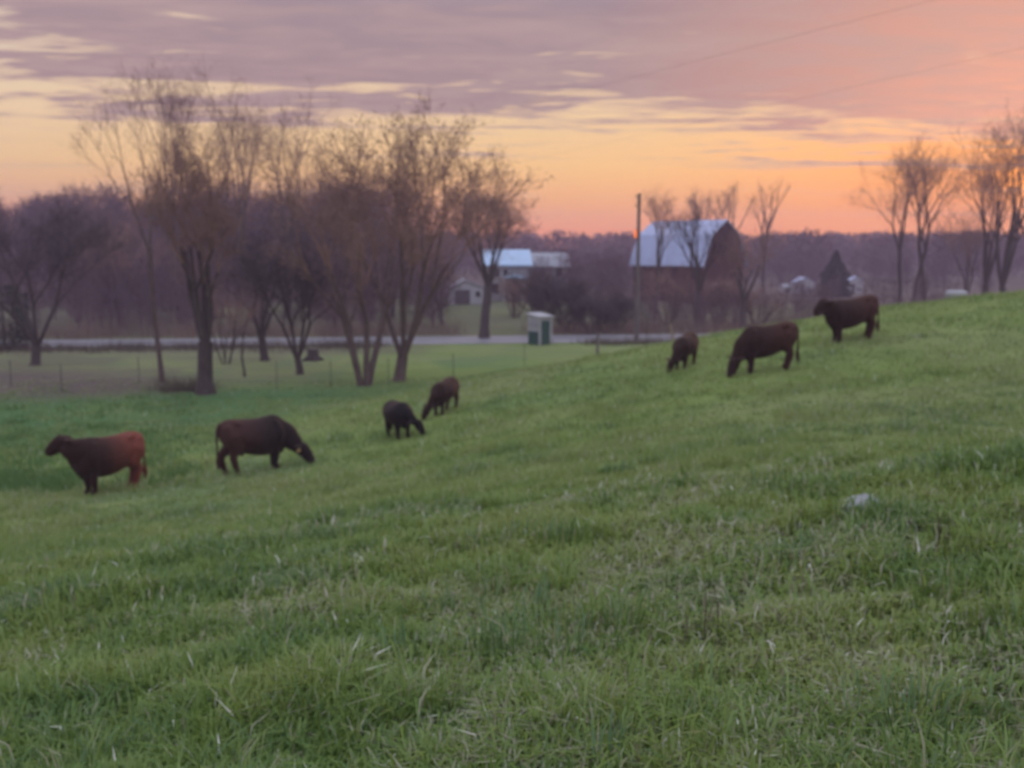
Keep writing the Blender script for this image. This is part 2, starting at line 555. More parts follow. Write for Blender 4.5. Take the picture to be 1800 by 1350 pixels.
_n = len(ctrl)
_K = _tps(((ctrl[:, None, :2] - ctrl[None, :, :2]) ** 2).sum(-1)) + np.eye(_n) * 6.0
_Pm = np.c_[np.ones(_n), ctrl[:, :2]]
_A = np.zeros((_n + 3, _n + 3))
_A[:_n, :_n] = _K
_A[:_n, _n:] = _Pm
_A[_n:, :_n] = _Pm.T
_W = np.linalg.solve(_A, np.r_[ctrl[:, 2], 0, 0, 0])


def H(x, y):
    """height of the ground"""
    x = np.atleast_1d(np.asarray(x, float))
    y = np.atleast_1d(np.asarray(y, float))
    xc, yc = np.clip(x, -45, 45), np.clip(y, -12, 66)
    z = _W[_n] + _W[_n + 1] * xc + _W[_n + 2] * yc
    for k in range(_n):
        z = z + _W[k] * _tps((xc - ctrl[k, 0]) ** 2 + (yc - ctrl[k, 1]) ** 2)
    z = np.maximum(z, VAL)
    far = sstep(y, 54, 65)
    z = z * (1 - far) + VAL * far
    hill = (1 - sstep(y, 44, 58))
    z = z + hill * (0.10 * (fbm(x * 0.35, y * 0.35, 3, 3) - 0.5) + 0.05 * (fbm(x * 1.7, y * 1.7, 9, 2) - 0.5))
    # gentle rise the farmhouse stands on, and the slowly rising far country
    z = z + 1.25 * np.exp(-(((x + 2) / 26) ** 2 + ((y - 112) / 20) ** 2)) * sstep(y, 78, 96)
    z = z + 9.0 * sstep(y, 230, 640) + 2.0 * sstep(np.abs(x), 200, 700) * sstep(y, 120, 500)
    return z


def h1(x, y):
    return float(H(x, y)[0])


H_exact = H


def hit(px, py):
    """where the sight line through a photo point meets the ground"""
    r = ray(px, py)
    t = np.linspace(1.5, 140, 6000)
    X, Y, Z = r.x * t, r.y * t, CAMZ + r.z * t
    below = np.nonzero(Z < H(X, Y))[0]
    i = below[0] if len(below) else -1
    return Vector((X[i], Y[i], h1(X[i], Y[i])))


def onground(px, d):
    p = at(px, 600, d)
    return Vector((p.x, p.y, h1(p.x, p.y)))


def axis(lo, hi, core_lo, core_hi, step, grow=1.13):
    v = list(np.arange(core_lo, core_hi + 1e-6, step))
    s, a = step, core_hi
    while a < hi:
        s *= grow
        a += s
        v.append(min(a, hi))
    s, a, left = step, core_lo, []
    while a > lo:
        s *= grow
        a -= s
        left.append(max(a, lo))
    return np.array(left[::-1] + v)


xs = axis(-460, 460, -34, 34, 0.40)
ys = axis(-60, 520, -2, 70, 0.40)
GX, GY = np.meshgrid(xs, ys)
gx, gy = GX.ravel(), GY.ravel()
gz = H(gx, gy)
nx, ny = len(xs), len(ys)
ii = (np.arange(ny - 1)[:, None] * nx + np.arange(nx - 1)[None, :]).ravel()
gq = np.c_[ii, ii + 1, ii + nx + 1, ii + nx]


GZ = gz.reshape(ny, nx)


def H(x, y):
    """height of the ground sheet as built (bilinear on its own grid)"""
    x = np.clip(np.atleast_1d(np.asarray(x, float)), xs[0], xs[-1] - 1e-6)
    y = np.clip(np.atleast_1d(np.asarray(y, float)), ys[0], ys[-1] - 1e-6)
    i = np.clip(np.searchsorted(xs, x, side='right') - 1, 0, nx - 2)
    j = np.clip(np.searchsorted(ys, y, side='right') - 1, 0, ny - 2)
    fx = (x - xs[i]) / (xs[i + 1] - xs[i])
    fy = (y - ys[j]) / (ys[j + 1] - ys[j])
    return (GZ[j, i] * (1 - fx) + GZ[j, i + 1] * fx) * (1 - fy) + (GZ[j + 1, i] * (1 - fx) + GZ[j + 1, i + 1] * fx) * fy


def cover(x, y):
    """what grows where: dry thatch, lush wet growth, bare brown ground"""
    d = np.hypot(x, y)
    dry = sstep(fbm(x * 0.75 + 3, y * 0.75, 21, 4), 0.50, 0.67) * (1 - sstep(d, 6, 16)) * 0.85
    dry = np.maximum(dry, 0.35 * sstep(fbm(x * 0.15, y * 0.15, 5, 3), 0.5, 0.7) * sstep(d, 8, 20))
    z = H(x, y) - CAMZ
    wet = (1 - sstep(z, -6.35, -5.5)) * (1 - sstep(y, 44, 52)) * (1 - sstep(x, -6, 1))
    wet = np.maximum(wet, 0.6 * sstep(fbm(x * 0.3, y * 0.3, 33, 3), 0.55, 0.7) * (1 - sstep(x, -4, 8)))
    brown = np.exp(-(((x + 22) / 6.5) ** 2 + ((y - 47.5) / 4.5) ** 2)) * 1.2
    brown = np.maximum(brown, 0.75 * sstep(x, -31, -27) * 0 + np.exp(-(((x + 27) / 9) ** 2 + ((y - 50) / 5) ** 2)))
    brown = np.maximum(brown, sstep(y, 74.5 , 77) * (0.55 + 0.4 * fbm(x * 0.1, y * 0.1, 8, 3)) * (1 - 0.25 * np.exp(-(((x + 1) / 9) ** 2 + ((y - 92) / 14) ** 2))))
    brown = np.maximum(brown, 0.55 * sstep(y, 60, 64) * (1 - sstep(x, -8, -2)))
    brown = np.maximum(brown, sstep(y, 112, 120))
    dry = np.maximum(dry, 0.75 * sstep(y, 45, 50) * (1 - sstep(y, 66, 72)) * (1 - sstep(x, -14, -5)))
    brown = np.maximum(brown, 0.5 * sstep(y, 46, 50) * (1 - sstep(y, 70, 73)) * (1 - sstep(x, -18, -9)) * sstep(fbm(x * 0.2, y * 0.3, 77, 3), 0.35, 0.6))
    return np.clip(dry, 0, 1), np.clip(wet, 0, 1), np.clip(brown, 0, 1)


c_dry, c_lush, c_brown = cover(gx, gy)
gme = mesh_np('pasture', np.c_[gx, gy, gz], quads=gq, smooth=True, attrs={'dry': c_dry, 'lush': c_lush, 'brown': c_brown})
ground = obj('pasture_ground', gme, ground_mat())
tag(ground, 'grassy hillside pasture sloping down to the left and the flat land beyond', kind='structure')


# ------------------------------------------------------------------ road across the valley
def road_y(x):
    return 69.0 + (x + 37) * 0.105


rx = np.linspace(-170, 150, 200)
rv, rq = [], []
for i, x in enumerate(rx):
    yc = road_y(x)
    for (o, hh) in ((-2.9, 0.02), (-2.6, 0.09), (0, 0.14), (2.6, 0.09), (2.9, 0.02)):
        rv.append((x, yc + o, h1(x, yc + o) + hh))
for i in range(len(rx) - 1):
    for k in range(4):
        a = i * 5 + k
        rq.append((a, a + 5, a + 6, a + 1))
rq = np.array(rq)[:, ::-1]
road = obj('road', mesh_np('road', rv, quads=rq, smooth=True), M['asphalt'])
tag(road, 'pale grey country road running across behind the trees', kind='structure')


# ================================================================== bare trees
def tubes(branches, sides_of):
    """branches: list of (points Nx3, radii N, level). One vectorised loft per (N, sides)."""
    groups = {}
    for P_, R_, L_ in branches:
        groups.setdefault((len(P_), sides_of(L_)), []).append((P_, R_))
    VV, QQ, base = [], [], 0
    for (N, S), lst in groups.items():
        Pa = np.array([p for p, _ in lst])
        Ra = np.array([r for _, r in lst])
        T = np.empty_like(Pa)
        T[:, 1:-1] = Pa[:, 2:] - Pa[:, :-2]
        T[:, 0] = Pa[:, 1] - Pa[:, 0]
        T[:, -1] = Pa[:, -1] - Pa[:, -2]
        T /= np.linalg.norm(T, axis=-1, keepdims=True) + 1e-9
        ref = np.zeros_like(T)
        ref[..., 0] = 1
        flip = np.abs(T[..., 0]) > 0.85
        ref[flip] = (0, 1, 0)
        A = np.cross(T, ref)
        A /= np.linalg.norm(A, axis=-1, keepdims=True) + 1e-9
        Bn = np.cross(T, A)
        w = 2 * np.pi * np.arange(S) / S
        ring = (A[:, :, None, :] * np.cos(w)[None, None, :, None] + Bn[:, :, None, :] * np.sin(w)[None, None, :, None])
        V = Pa[:, :, None, :] + ring * Ra[:, :, None, None]
        B = len(lst)
        idx = base + np.arange(B * N * S).reshape(B, N, S)
        nxt = np.roll(idx, -1, axis=2)
        q = np.stack([idx[:, :-1], nxt[:, :-1], nxt[:, 1:], idx[:, 1:]], -1).reshape(-1, 4)
        VV.append(V.reshape(-1, 3))
        QQ.append(q)
        base += B * N * S
    return np.concatenate(VV), np.concatenate(QQ)


def _perp(d, rng):
    a = rng.normal(size=3)
    a -= d * a.dot(d)
    return a / (np.linalg.norm(a) + 1e-9)


def rnd_perp(D_, rng):
    a = rng.normal(size=D_.shape)
    a -= D_ * (a * D_).sum(-1, keepdims=True)
    return a / (np.linalg.norm(a, axis=-1, keepdims=True) + 1e-9)


def grow(seed, height, stems=1, spread=0.3, fork=0.15, gens=5, ratio=0.80, split=26, up=0.06, lean=(0, 0), trunk_r=None, wiggle=0.07, base_gap=0.0,
         lat=4, lat_len=0.9, twigs=2, thick=1.0, lat_from=2, triple=0.25):
    """forking skeleton, then side branches and twigs grown on it in bulk"""
    rng = np.random.default_rng(seed)
    R0 = trunk_r or height * 0.018
    UP = np.array((0, 0, 1.0))
    ln = np.array((lean[0], lean[1], 0.0))
    out = []

    def seg(p, d, L, r0, r1, gen, n=3, trop=0.0):
        pts = [p]
        d = d / np.linalg.norm(d)
        for _ in range(n):
            d = d + rng.normal(size=3) * wiggle + UP * trop
            d = d / np.linalg.norm(d)
            p = p + d * (L / n)
            pts.append(p)
        out.append((np.array(pts), np.linspace(r0, r1, n + 1), gen))
        return p, d

    tot = sum(ratio ** k for k in range(gens + 1)) * 0.93
    L0 = height * (1 - fork) / tot

    def node(p, d, L, r, gen):
        e, d = seg(p, d, L, r, r * 0.80, gen, 3, up)
        if gen >= gens:
            return
        nch = 3 if rng.uniform() < triple else 2
        pa = rng.normal(size=3)
        pa -= d * pa.dot(d)
        pa /= np.linalg.norm(pa)
        pb = np.cross(d, pa)
        for i in range(nch):
            w = 6.283 * i / nch + rng.uniform(-0.5, 0.5)
            ang = math.radians(split) * (rng.uniform(0.25, 0.8) if i == 0 else rng.uniform(0.8, 1.5))
            dd = d * math.cos(ang) + (pa * math.cos(w) + pb * math.sin(w)) * math.sin(ang)
            node(e, dd, L * ratio * (rng.uniform(0.92, 1.15) if i == 0 else rng.uniform(0.65, 1.05)), max(r * (0.60 if i == 0 else 0.45), 0.007), gen + 1)

    a0 = rng.uniform(0, 6.28)
    if fork > 0.02:
        top, d = seg(np.array((0, 0, -0.12)), UP + ln * 0.6, height * fork + 0.12, R0, R0 * 0.86, 0, 4, 0.0)
        out[-1][1][0] *= 1.4
    for s_ in range(stems):
        a_ = a0 + 6.283 * s_ / stems + rng.uniform(-0.35, 0.35)
        t_ = spread * rng.uniform(0.6, 1.2) if stems > 1 else spread * 0.3
        dd = UP + ln + np.array((math.cos(a_), math.sin(a_), 0)) * math.tan(t_)
        if fork > 0.02:
            node(top - np.array((0, 0, min(0.25, height * fork * 0.15))), dd, L0 * rng.uniform(0.88, 1.08), R0 * (0.86 if stems == 1 else 0.58 if stems < 4 else 0.46), 1)
        else:
            node(np.array((math.cos(a_), math.sin(a_), 0)) * base_gap - np.array((0, 0, 0.12)), dd, L0 * rng.uniform(0.88, 1.08), R0 * rng.uniform(0.75, 1.0), 1)
            out[-1][1][0] *= 1.0
    # side branches
    polys = [(P_, R_) for P_, R_, g_ in out if g_ >= lat_from]
    PA = np.array([p for p, _ in polys])
    RA = np.array([r for _, r in polys])
    B = len(PA)
    t = rng.uniform(0.05, 2.95, (B, lat))
    i = t.astype(int)
    f = (t - i)[..., None]
    bi = np.arange(B)[:, None]
    p0 = PA[bi, i] * (1 - f) + PA[bi, i + 1] * f
    d0 = PA[bi, i + 1] - PA[bi, i]
    d0 = d0 / np.linalg.norm(d0, axis=-1, keepdims=True)
    ang = np.radians(rng.uniform(28, 62, (B, lat)))[..., None]
    d1 = d0 * np.cos(ang) + rnd_perp(d0, rng) * np.sin(ang)
    Ls = (lat_len * rng.uniform(0.45, 1.35, (B, lat)))[..., None]
    r0 = np.minimum(RA[bi, i] * 0.55, 0.0085 * thick * np.ones((B, lat)))
    m = p0 + d1 * Ls * 0.5 + rng.normal(size=p0.shape) * 0.05 * Ls
    d2 = d1 + UP * (0.25 + up) + rng.normal(size=p0.shape) * 0.18
    d2 /= np.linalg.norm(d2, axis=-1, keepdims=True)
    e = m + d2 * Ls * 0.5
    LP = np.stack([p0, m, e], 2).reshape(-1, 3, 3)
    LR = (r0.reshape(-1, 1) * np.array((1.0, 0.7, 0.4)))
    # twigs
    K = len(LP)
    ft = rng.uniform(0.25, 1.0, (K, twigs))[..., None]
    q0 = np.where(ft < 0.5, LP[:, None, 0] + (LP[:, None, 1] - LP[:, None, 0]) * ft * 2, LP[:, None, 1] + (LP[:, None, 2] - LP[:, None, 1]) * (ft * 2 - 1))
    dt = (LP[:, 2] - LP[:, 0])[:, None] * np.ones((1, twigs, 1))
    dt = dt / np.linalg.norm(dt, axis=-1, keepdims=True)
    an = np.radians(rng.uniform(20, 60, (K, twigs)))[..., None]
    dt = dt * np.cos(an) + rnd_perp(dt, rng) * np.sin(an) + UP * 0.12
    q1 = q0 + dt * (lat_len * rng.uniform(0.22, 0.62, (K, twigs)))[..., None]
    return out, LP, LR, q0.reshape(-1, 3), q1.reshape(-1, 3)


def spikes(q0, q1, r, rng):
    d = q1 - q0
    d = d / (np.linalg.norm(d, axis=1, keepdims=True) + 1e-9)
    a = rnd_perp(d, rng)
    b = np.cross(d, a)
    V = np.stack([q0 + a * r, q0 - a * r * 0.5 + b * r * 0.87, q0 - a * r * 0.5 - b * r * 0.87, q1], 1).reshape(-1, 3)
    i = np.arange(len(q0))[:, None] * 4
    return V, np.concatenate([i + np.array((0, 1, 3)), i + np.array((1, 2, 3)), i + np.array((2, 0, 3))])


def bud_mesh(q0, q1, rng, per, size):
    pts = []
    for k in range(per):
        f = rng.uniform(0.2, 1.05, len(q0))[:, None]
        pts.append(q0 + (q1 - q0) * f)
    Pn = np.concatenate(pts)
    n = len(Pn)
    s_ = size * rng.uniform(0.5, 1.5, n)[:, None]
    a = rng.normal(size=(n, 3))
    a /= np.linalg.norm(a, axis=1, keepdims=True)
    b = rnd_perp(a, rng)
    V = np.stack([Pn + a * s_ * 1.3, Pn + b * s_ * 0.6, Pn - a * s_ * 1.3, Pn - b * s_ * 0.6], 1).reshape(-1, 3)
    return V, np.arange(n)[:, None] * 4 + np.array((0, 1, 2, 3))


def bare_tree(name, label, base, height, seed, bark='bark', twig='twig', buds=0, bud_size=0.035, rz=0.0, group=None, thick=1.0, **kw):
    root = empty(name, base, rz)
    tag(root, label, 'tree', group)
    sk, LP, LR, q0, q1 = grow(seed, height, thick=thick, **kw)
    V, Q = tubes([b_ for b_ in sk if b_[2] <= 2], lambda L: 9 if L <= 1 else 6)
    zmax = max(float(V[:, 2].max()), float(LP[..., 2].max()), float(q1[:, 2].max()))
    k = height / zmax                        # bring the grown tree to its measured height
    obj('trunk', mesh_np('trunk', V * k, quads=Q, smooth=True), M[bark], root)
    V, Q = tubes([b_ for b_ in sk if b_[2] > 2] + [(LP[i_], LR[i_], 9) for i_ in range(len(LP))], lambda L: 3 if L > 3 else 5)
    rg = np.random.default_rng(seed + 5)
    sv, st = spikes(q0, q1, 0.0052 * thick, rg)
    st = st + len(V)
    V = np.concatenate([V, sv])
    if buds:
        bv, bq = bud_mesh(q0, q1, rg, buds, bud_size)
        Q = np.concatenate([Q, bq + len(V)])
        V = np.concatenate([V, bv])
    obj('crown', mesh_np('crown', V * k, quads=Q, tris=st), M[twig], root)
    return root


# ---- trees along the fence and on the lawn
bare_tree('bare_tree', 'dark low-forked bare tree at the far left, with a dense rounded twiggy crown', hit(62, 642), 10.4, 11, 'bark_dark', 'twig_dark',
          stems=4, spread=0.50, fork=0.11, gens=5, split=30, up=0.03, trunk_r=0.30, lat=8, lat_len=0.95, twigs=6, thick=1.5, lat_from=2, buds=1, bud_size=0.035)
bare_tree('bare_tree', 'slender tall bare tree leaning left, with a V-shaped open top against the sky', hit(286, 672), 14.9, 23, 'bark', 'twig',
          stems=2, spread=0.24, fork=0.46, gens=5, split=20, ratio=0.76, up=0.05, lean=(-0.12, 0.0), trunk_r=0.115, lat=4, lat_len=0.75, twigs=3, thick=1.0, rz=0.0, triple=0.1)
bare_tree('bare_tree', 'budding bare tree with a thick swollen trunk, nearest of the left trees', hit(362, 692), 12.3, 36, 'bark_dark', 'twig',
          stems=4, spread=0.30, fork=0.22, gens=5, split=26, up=0.07, trunk_r=0.42, lat=7, lat_len=0.95, twigs=5, thick=0.95, buds=2, bud_size=0.036)
bare_tree('bare_tree', 'small dark many-stemmed bare tree on the lawn beside a low stump', hit(527, 658), 9.3, 41, 'bark_dark', 'twig_dark',
          stems=5, spread=0.42, fork=0.11, gens=5, split=28, up=0.03, trunk_r=0.24, lat=7, lat_len=0.95, twigs=4, thick=1.4, buds=1, bud_size=0.035)
bare_tree('bare_tree', 'vase-shaped bare tree with twin trunks at the foot of the hill', hit(641, 678), 13.4, 52, 'bark', 'twig',
          stems=4, spread=0.26, fork=0.0, gens=5, split=23, up=0.05, trunk_r=0.20, lat=7, lat_len=1.0, twigs=5, thick=0.95, base_gap=0.26, buds=2, bud_size=0.038)
bare_tree('bare_tree', 'tall vase-shaped bare tree with five stems fanning from one trunk', hit(702, 670), 15.0, 68, 'bark', 'twig',
          stems=5, spread=0.44, fork=0.09, gens=5, split=23, up=0.06, trunk_r=0.34, lat=6, lat_len=1.0, twigs=5, thick=0.95, buds=2, bud_size=0.040)
bare_tree('bare_tree', 'straight-trunked bare tree standing at the roadside left of the shelter', hit(851, 597), 13.2, 75, 'bark_dark', 'twig',
          stems=4, spread=0.34, fork=0.34, gens=5, split=28, up=0.04, trunk_r=0.40, lat=7, lat_len=1.1, twigs=5, thick=1.5, buds=1, bud_size=0.05)
bare_tree('sapling', 'thin crooked sapling by the fence between the two left trees', hit(430, 662), 5.2, 83, 'bark_dark', 'twig',
          stems=2, spread=0.3, fork=0.2, gens=4, trunk_r=0.07, lat=4, lat_len=0.5)
bare_tree('sapling', 'brushy purple sapling clump behind the fence near the road', hit(398, 640), 5.6, 84, 'bark_dark', 'twig',
          stems=6, spread=0.34, fork=0.0, gens=4, trunk_r=0.06, lat=5, lat_len=0.6, thick=1.3, base_gap=0.2)
bare_tree('sapling', 'dark stubby roadside tree left of the many-stemmed tree', hit(466, 634), 8.0, 85, 'bark_dark', 'twig_dark',
          stems=4, spread=0.35, fork=0.20, gens=5, trunk_r=0.28, lat=4, lat_len=0.8, thick=1.4)
# ---- tall trees beyond the road
TALL = 'tall bare trees rising beyond the road'
for (px, d, hh, sd_, st_, lab) in [(322, 88, 24.0, 101, 4, 'tallest slim bare tree beyond the road, its twin tips above the swollen-trunk tree'),
                                   (376, 92, 24.8, 102, 3, 'tall upright bare tree with a dark straight leader, right of the tallest one'),
                                   (448, 90, 23.2, 103, 4, 'tall fine-twigged bare tree with a broad broom top, in the gap left of centre'),
                                   (508, 93, 23.0, 104, 4, 'tall bare tree with several parallel tips, rightmost of the tall ones beyond the road')]:
    bare_tree('bare_tree', lab, onground(px, d), hh, sd_, 'bark', 'twig', group=TALL, stems=st_, spread=0.16, fork=0.30, gens=5, split=17, ratio=0.82, up=0.08,
              trunk_r=0.28, lat=4, lat_len=1.3, twigs=4, thick=1.2, triple=0.2, buds=1, bud_size=0.05)
MIDT = dict(stems=5, spread=0.42, fork=0.14, gens=5, split=28, up=0.04, lat=5, lat_len=1.2, twigs=4, thick=1.8)
for (px, d, hh, sd_, bk, tw, lab) in [(588, 84, 12.6, 105, 'bark_dark', 'twig_dark', 'rounded dark-crowned bare tree behind the vase-shaped trees'),
                                      (212, 84, 11.8, 106, 'bark_dark', 'twig', 'small bushy bare tree beyond the road, left of the leaning tree'),
                                      (778, 86, 11.0, 107, 'bark_dark', 'twig', 'brown twiggy tree beyond the road between house and vase-shaped trees'),
                                      (140, 90, 12.0, 108, 'bark_dark', 'twig_dark', 'dim purple-grey tree beyond the road right of the far left tree'),
                                      (690, 92, 11.6, 109, 'bark_dark', 'twig', 'twiggy tree beyond the road seen between the stems of the vase-shaped trees')]:
    bare_tree('bare_tree', lab, onground(px, d), hh, sd_, bk, tw, **MIDT)
# ---- around the barn
bare_tree('bare_tree', 'dark bare tree standing in front of the barn roof', onground(1228, 84), 11.4, 111, 'bark_dark', 'twig_dark',
          stems=4, spread=0.24, fork=0.30, gens=5, split=22, up=0.06, trunk_r=0.40, lat=4, lat_len=0.9, twigs=2, thick=1.4)
bare_tree('bare_tree', 'bare tree in front of the red barn gable', onground(1304, 82), 9.0, 112, 'bark_dark', 'twig',
          stems=4, spread=0.36, fork=0.30, gens=5, split=26, up=0.04, trunk_r=0.30, lat=5, lat_len=0.9, twigs=2, thick=1.5)
bare_tree('bare_tree', 'thin bare tree rising right behind the utility pole', onground(1150, 90), 13.0, 113, 'bark_dark', 'twig',
          stems=3, spread=0.22, fork=0.40, gens=5, split=24, up=0.05, trunk_r=0.2, lat=4, lat_len=0.9, twigs=3, thick=1.5)
BARNT = 'bare treetops showing above the barn roof'
for k, (px, top, lab) in enumerate([(1207, 318, 'bare treetop above the barn roof, leftmost of four'), (1246, 322, 'bare treetop above the middle of the barn roof'),
                                    (1286, 312, 'bare treetop straight above the barn gable'), (1338, 305, 'spreading bare treetop right of the barn gable')]):
    d = 148 + 5 * (k % 2)
    b = onground(px, d)
    hh = at(px, top, d).z - b.z
    bare_tree('bare_tree', lab, b, hh, 120 + k, 'bark_dark', 'twig', group=BARNT, stems=3, spread=0.22, fork=0.34, gens=4, split=22, up=0.07, lat=4, lat_len=1.2, twigs=2, thick=2.2)
# ---- tall trees at the right
RT = 'tall bare trees behind the hill crest at right'
for k, (px, d, top, ln, lab) in enumerate([(1573, 92, 240, -0.02, 'leftmost of three slim bare trees behind the crest, with side branches low down'),
                                           (1597, 96, 244, 0.01, 'middle one of three slim bare trees behind the crest'),
                                           (1626, 93, 224, 0.01, 'rightmost of three slim bare trees behind the crest, with a fan-shaped top')]):
    b = onground(px, d)
    hh = at(px, top, d).z - b.z
    bare_tree('bare_tree', lab, b, hh, 140 + k, 'bark_dark', 'twig', group=RT, stems=3, spread=0.24, fork=0.42, gens=5, split=25, up=0.05, ratio=0.80,
              trunk_r=0.20, lat=6, lat_len=1.1, twigs=4, thick=1.4, lean=(ln, 0), lat_from=1)
for k, (px, d, top, st, lab) in enumerate([(1722, 90, 195, 4, 'bare tree left of the big many-stemmed one near the right edge'), (1768, 84, 160, 6, 'big many-stemmed bare tree at the right edge, in front of the setting sun'),
                                           (1815, 88, 155, 5, 'bare tree half out of frame at the right edge beside the sun'),
                                           (1690, 98, 345, 4, 'low thin bare tree left of the big tree at the right edge')]):
    b = onground(px, d)
    hh = at(px, top, d).z - b.z
    bare_tree('bare_tree', lab, b, hh, 150 + k, 'bark_dark', 'twig', stems=st, spread=0.26, fork=0.20, gens=5, split=22, up=0.06, lat=5, lat_len=1.3, twigs=4, thick=1.3, triple=0.3)


# ================================================================== evergreens and shrubs
def needle_crown(seed, height, radius, layers, conical=True, per=26, bottom=0.04):
    """drooping boughs made of many small needle sprays"""
    rng = np.random.default_rng(seed)
    n = layers * per * 14
    t = rng.uniform(0, 1, n) ** 1.25
    prof = (1 - t ** 1.6) * (0.93 + 0.07 * np.sin(t * 31 + seed)) if conical else np.sqrt(np.maximum(0, 1 - (2 * t - 0.85) ** 2 / 1.5))
    lay = np.abs(((t * layers) % 1.0) - 0.5)
    rr = radius * np.maximum(prof, 0.04) * (0.55 + 0.6 * rng.uniform(0, 1, n) ** 0.6) * (0.8 + 0.4 * lay)
    a = rng.uniform(0, 6.283, n)
    rr *= 0.85 + 0.25 * np.sin(a * 3 + seed) * np.sin(t * 9 + a)
    c = np.c_[rr * np.cos(a), rr * np.sin(a), height * (bottom + (1 - bottom) * t) - rr * 0.12]
    s = (0.10 + 0.16 * rng.uniform(0, 1, n)) * max(height / 7.0, 0.5)
    out = np.c_[np.cos(a), np.sin(a), rng.normal(-0.1, 0.3, n)]
    out /= np.linalg.norm(out, axis=1, keepdims=True)
    sd_ = np.cross(out, rng.normal(size=(n, 3)))
    sd_ /= np.linalg.norm(sd_, axis=1, keepdims=True)
    s = s[:, None]
    V = np.stack([c - out * s, c + sd_ * s * 0.45, c + out * s * 1.3, c - sd_ * s * 0.45], 1).reshape(-1, 3)
    i = np.arange(n)[:, None] * 4
    return V, i + np.array((0, 1, 2, 3))


def evergreen(name, label, base, height, radius, seed, conical=True, group=None, layers=9, per=26):
    root = empty(name, base)
    tag(root, label, 'tree' if conical else 'shrub', group)
    mb = MB().tube([(0, 0, -0.1), (0, 0, height * 0.5), (0.02, 0, height * 0.97)], [height * 0.03, height * 0.02, 0.02], 7)
    mb.build('trunk', M['bark_dark'], root)
    V, Q = needle_crown(seed, height, radius, layers, conical, per)
    obj('crown', mesh_np('crown', V, quads=Q), M['evergreen'], root)
    return root


b = onground(1463, 140)
evergreen('conifer', 'dark pointed conifer among the white sheds, seen over the hill crest', b, at(1463, 440, 140).z - b.z, 2.9, 5, layers=11, per=42)
SHR = 'dark dense shrubs beyond the road in the middle'
for k, (px, d, top, sp_, lab) in enumerate([(950, 82, 462, 0.42, 'tall dark dense bare shrub right beside the farmhouse'),
                                            (1000, 80, 478, 0.5, 'dark dense bare shrub above the gap between shelter and fence post'),
                                            (1040, 79, 505, 0.55, 'broad dark bare shrub behind the lone wooden fence post'),
                                            (1082, 82, 500, 0.5, 'dark rounded bare shrub just left of the utility pole')]):
    b = onground(px, d)
    hh = at(px, top, d).z - b.z
    bare_tree('shrub', lab, b, hh, 60 + k, 'bark_dark', 'twig_dark', group=SHR, stems=8, spread=sp_, fork=0.0, gens=4, split=30, up=0.03, trunk_r=0.09, base_gap=0.35,
              lat=7, lat_len=0.8, twigs=5, thick=2.4, lat_from=1)['category'] = 'shrub'
for k, (px, d, top, sp_, lab) in enumerate([(1172, 86, 452, 0.4, 'twiggy bare shrub right of the utility pole before the barn wall'),
                                            (1262, 88, 470, 0.45, 'twiggy bare shrub before the corner of the barn'),
                                            (1330, 86, 490, 0.5, 'twiggy bare shrub right of the barn gable'),
                                            (905, 92, 478, 0.4, 'thin bare shrub screening the farmhouse porch')]):
    b = onground(px, d)
    hh = at(px, top, d).z - b.z
    bare_tree('shrub', lab, b, hh, 160 + k, 'bark_dark', 'twig', stems=6, spread=sp_, fork=0.0, gens=4, split=28, up=0.04, trunk_r=0.09, base_gap=0.35,
              lat=6, lat_len=0.9, twigs=4, thick=1.9, lat_from=1)['category'] = 'shrub'
b = onground(8, 66)
evergreen('shrub', 'dark evergreen shrub at the left edge by the road', b, at(8, 500, 66).z - b.z, 2.0, 63, conical=False, layers=9, per=30)


def twig_brush(seed, pts, hmin, hmax, n_per, spread, w=0.012, lean=0.35):
    """bundles of thin upright bent stems with side twigs; pts is Kx3"""
    rng = np.random.default_rng(seed)
    K = len(pts)
    n = K * n_per
    base = np.repeat(pts, n_per, 0) + np.c_[rng.normal(0, spread, n), rng.normal(0, spread, n), np.zeros(n)]
    hh = rng.uniform(hmin, hmax, n) * np.repeat(rng.uniform(0.6, 1.15, K), n_per)
    a = rng.uniform(0, 6.283, n)
    l = rng.uniform(0, lean, n)
    tip = base + np.c_[np.cos(a) * l * hh, np.sin(a) * l * hh, hh]
    midp = (base + tip) / 2 + np.c_[np.cos(a), np.sin(a), np.zeros(n)] * (-0.08 * hh[:, None])
    wa = rng.uniform(0, 6.283, n)
    wd = np.c_[np.cos(wa), np.sin(wa), np.zeros(n)] * (w * rng.uniform(0.6, 1.5, n))[:, None]
    V = np.stack([base - wd, base + wd, midp + wd * 0.7, midp - wd * 0.7, tip], 1).reshape(-1, 3)
    i = np.arange(n)[:, None] * 5
    return V, i + np.array((0, 1, 2, 3)), i + np.array((3, 2, 4))


